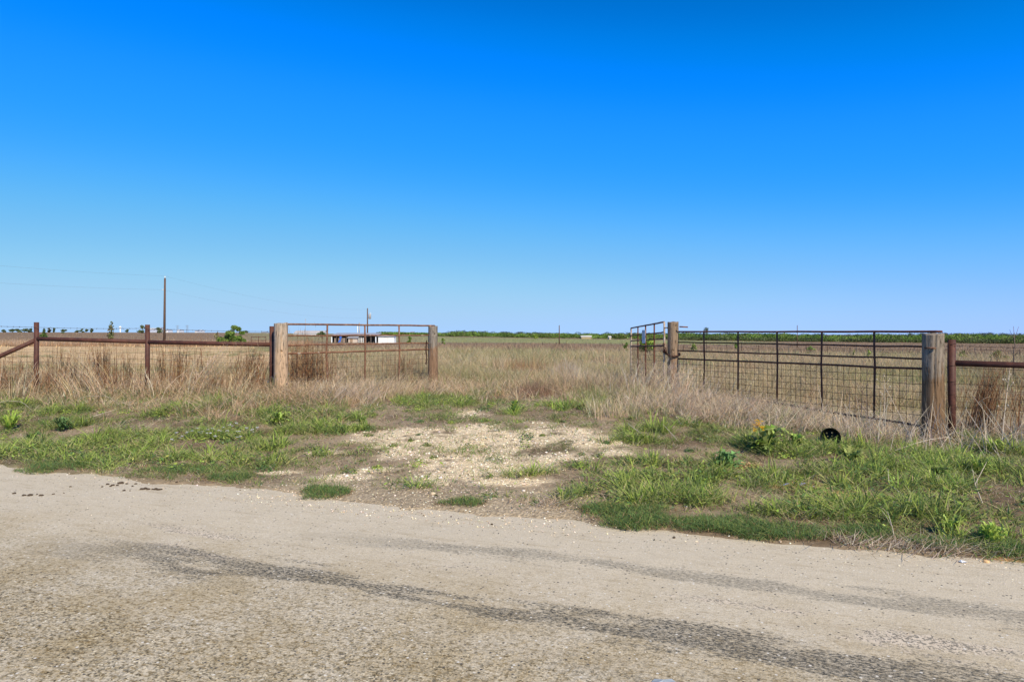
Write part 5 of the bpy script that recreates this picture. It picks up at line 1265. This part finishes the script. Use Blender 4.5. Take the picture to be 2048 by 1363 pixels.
# white water tower
D = 560; x = (240.5 - 1024) / F * D; zb = zpx(665, D)
e = empty('water_tower', (x, D, zb), 'slim white water tower on the far left skyline', 'tower')
m_ = MB(); m_.tube([(x, D, zb - 3), (x, D, zpx(656, D))], .45, 12); m_.build('column', M['whitef'], e)
m_ = MB(); zz = zpx(655, D); m_.tube([(x, D, zz - .6), (x, D, zz), (x, D, zz + .9), (x, D, zz + 1.3)], [.5, 1.0, .95, .2], 14); m_.build('tank', M['whitef'], e)
# lattice towers
for px_, tp, lb in ((355, 650, 'left one of two faint lattice towers on the skyline'), (374.5, 649.5, 'right one of two faint lattice towers, narrower gap to the white houses')):
    D = 600; x = (px_ - 1024) / F * D; zb = zpx(664, D); zt_ = zpx(tp, D); H = zt_ - zb; m_ = MB()
    for sg_ in (-1, 1):
        m_.tube([(x + sg_ * 1.0, D, zb - 3), (x + sg_ * .35, D, zt_)], .12, 4)
    for k in range(6):
        z0 = zb + H * k / 6; z1 = zb + H * (k + 1) / 6; s_ = 1 if k % 2 else -1; m_.tube([(x + s_ * (1 - .65 * k / 6), D, z0), (x - s_ * (1 - .65 * (k + 1) / 6), D, z1)], .09, 4)
    m_.tube([(x - 1.6, D, zt_ - H * .12), (x + 1.6, D, zt_ - H * .12)], .1, 4); m_.tube([(x - 1.3, D, zt_ - H * .35), (x + 1.3, D, zt_ - H * .35)], .1, 4)
    tag(m_.build('lattice_tower', plain('far_steel', (.22, .27, .34), .7)), lb, 'tower', 'lattice towers on the far skyline')

# utility poles and lines
def pole(px, d, tp, r, label, lean=0, base=None):
    x, _, zb = bpos(px, d); zt_ = zpx(tp, d); e = empty('utility_pole', (x, d, zb), label, 'pole', 'utility poles')
    MB().tube([(x, d, zb - .5), (x + lean * .5, d, (zb + zt_) / 2), (x + lean, d, zt_)], [r * 1.15, r, r * .8], 10).build('pole_shaft', M['pole'], e); return e, (x + lean, d, zt_)
eA, A = pole(328.5, 95, 556, .15, 'tall bare wooden utility pole standing behind the left fence', .10)
m_ = MB(); m_.tube([(A[0], A[1], A[2]), (A[0], A[1], A[2] + .16), (A[0], A[1], A[2] + .28)], [.035, .07, .03], 8); m_.build('insulator', M['white'], eA)
m_ = MB(); m_.tube([(A[0] - .15, A[1] - .05, zpx(579, 95)), (A[0] - .42, A[1] - .05, zpx(579, 95))], .035, 8); m_.build('insulator', M['white'], eA)
eB, B = pole(735, 185, 616, .17, 'utility pole with a transformer can, behind the open shed')
m_ = MB(); tx_, tz_ = B[0] + .62, zpx(632, 185); m_.tube([(tx_, 185, tz_ - .75), (tx_, 185, tz_ - .7), (tx_, 185, tz_ + .55), (tx_, 185, tz_ + .62)], [.28, .34, .34, .2], 14); m_.box((B[0] + .22, 185, tz_ + .3), (.4, .08, .08)); m_.box((B[0] + .22, 185, tz_ - .4), (.4, .08, .08)); m_.build('transformer', M['tin'], eB)
m_ = MB(); m_.tube([(tx_ + .1, 185, tz_ + .6), (tx_ + .1, 185, tz_ + .95)], .05, 6); m_.tube([(tx_ + .32, 184.8, tz_ + .1), (tx_ + .32, 184.8, tz_ + .9)], .035, 6); m_.build('bushing', M['white'], eB)
eC, C3 = pole(1118.5, 150, 650, .11, 'slim bare pole standing alone in the middle of the field')
eD, D3 = pole(1594.5, 130, 650, .07, 'very thin pole in the field seen above the long right gate')
def line(label, a, b, sag):
    m = MB(); P = []
    for i in range(41):
        t = i / 40; p = Vector(a).lerp(Vector(b), t); p.z -= sag * 4 * t * (1 - t); P.append(p)
    m.tube(P, .0065, 5, False); return tag(m.build('power_line', M['far_wire']), label, 'cable', 'power lines between the poles')
M['far_wire'] = plain('cable', (.22, .27, .33), .5, .1)
A0 = (A[0] - 9, A[1] - 92, 9.3); zA2 = zpx(579, 95)
line('upper power line from the tall pole to the left picture edge', A0, (A[0], A[1], A[2] + .3), 1.4)
line('lower power line from the tall pole to the left picture edge', (A0[0], A0[1], 7.5), (A[0] - .4, A[1], zA2), 1.2)
line('upper power line from the tall pole to the transformer pole', (A[0], A[1], A[2] + .3), (B[0], B[1], B[2] - .3), 1.4)
line('lower power line from the tall pole to the transformer pole', (A[0] - .4, A[1], zA2), (B[0], B[1], zpx(635, 185)), 1.3)

# thin field fence far behind
def field_fence(label, posts, wires, r=.025, m='wire', hpx=None):
    P = []
    for px_, d, tp, ln in posts:
        x, _, zb = bpos(px_, d); P.append((x, d, zb, zpx(tp, d), ln))
    i0 = P[len(P) // 2]; e = empty('wire_fence', (i0[0], i0[1], i0[2]), label, 'fence')
    for k, (x, d, zb, zt_, ln) in enumerate(P):
        MB().tube([(x - ln, d, zb - .1), (x, d, max(zt_, zb + .5))], r, 6).build('post', M['wire_grey'] if k % 4 == 2 else M[m], e)
    mb = MB()
    for f in wires: wire_run(mb, [(x, d, zb + (max(zt_, zb + .5) - zb) * f) for x, d, zb, zt_, ln in P], .006, .05, 6)
    mb.build('wire_strand', M[m], e)
field_fence('thin wire fence with leaning posts across the field behind the right gate', [(1368, 62, 688, .1), (1413, 61, 683, 0), (1437, 60, 689, .15), (1454, 59, 689, 0), (1483, 58, 684, 0), (1517, 57, 690, 0), (1578, 55, 691, .05), (1612, 54, 690, -.15), (1655, 53, 692, 0), (1700, 52, 694, 0), (1713, 51.5, 688, .05), (1767, 50, 697, .2), (1821, 49, 697, .3), (1890, 47.5, 698, 0), (1950, 46, 695, 0), (1962, 45.6, 696, 0), (2040, 44, 698, 0)], (.9, .6))
field_fence('distant low wire fence across the middle of the field', [(900, 112, 684, 0), (952, 111, 682.5, 0), (1007, 110, 683.5, 0), (1048, 109, 684, 0), (1085, 108, 683.5, 0), (1132, 107, 684, 0), (1172, 106, 684, 0), (1200, 105, 685, 0), (1222, 104, 684, 0), (1245, 103, 685, 0)], (.9, .5), .04)
# little corral left of the tan post
x, _, zb = bpos(517, 70); m_ = MB(); e = empty('corral_panel', (x, 70, zb), 'small rusty corral panel in the field left of the tan post', 'panel')
for zz in (.35, .7, 1.05): m_.tube([(x - .75, 70, zb + zz), (x + .75, 70, zb + zz)], .03, 5)
m_.build('rail', M['pipe'], e); m_ = MB()
for xx in (-.75, 0, .75): m_.tube([(x + xx, 70, zb), (x + xx, 70, zb + 1.15)], .03, 5)
m_.build('upright', M['pipe'], e)
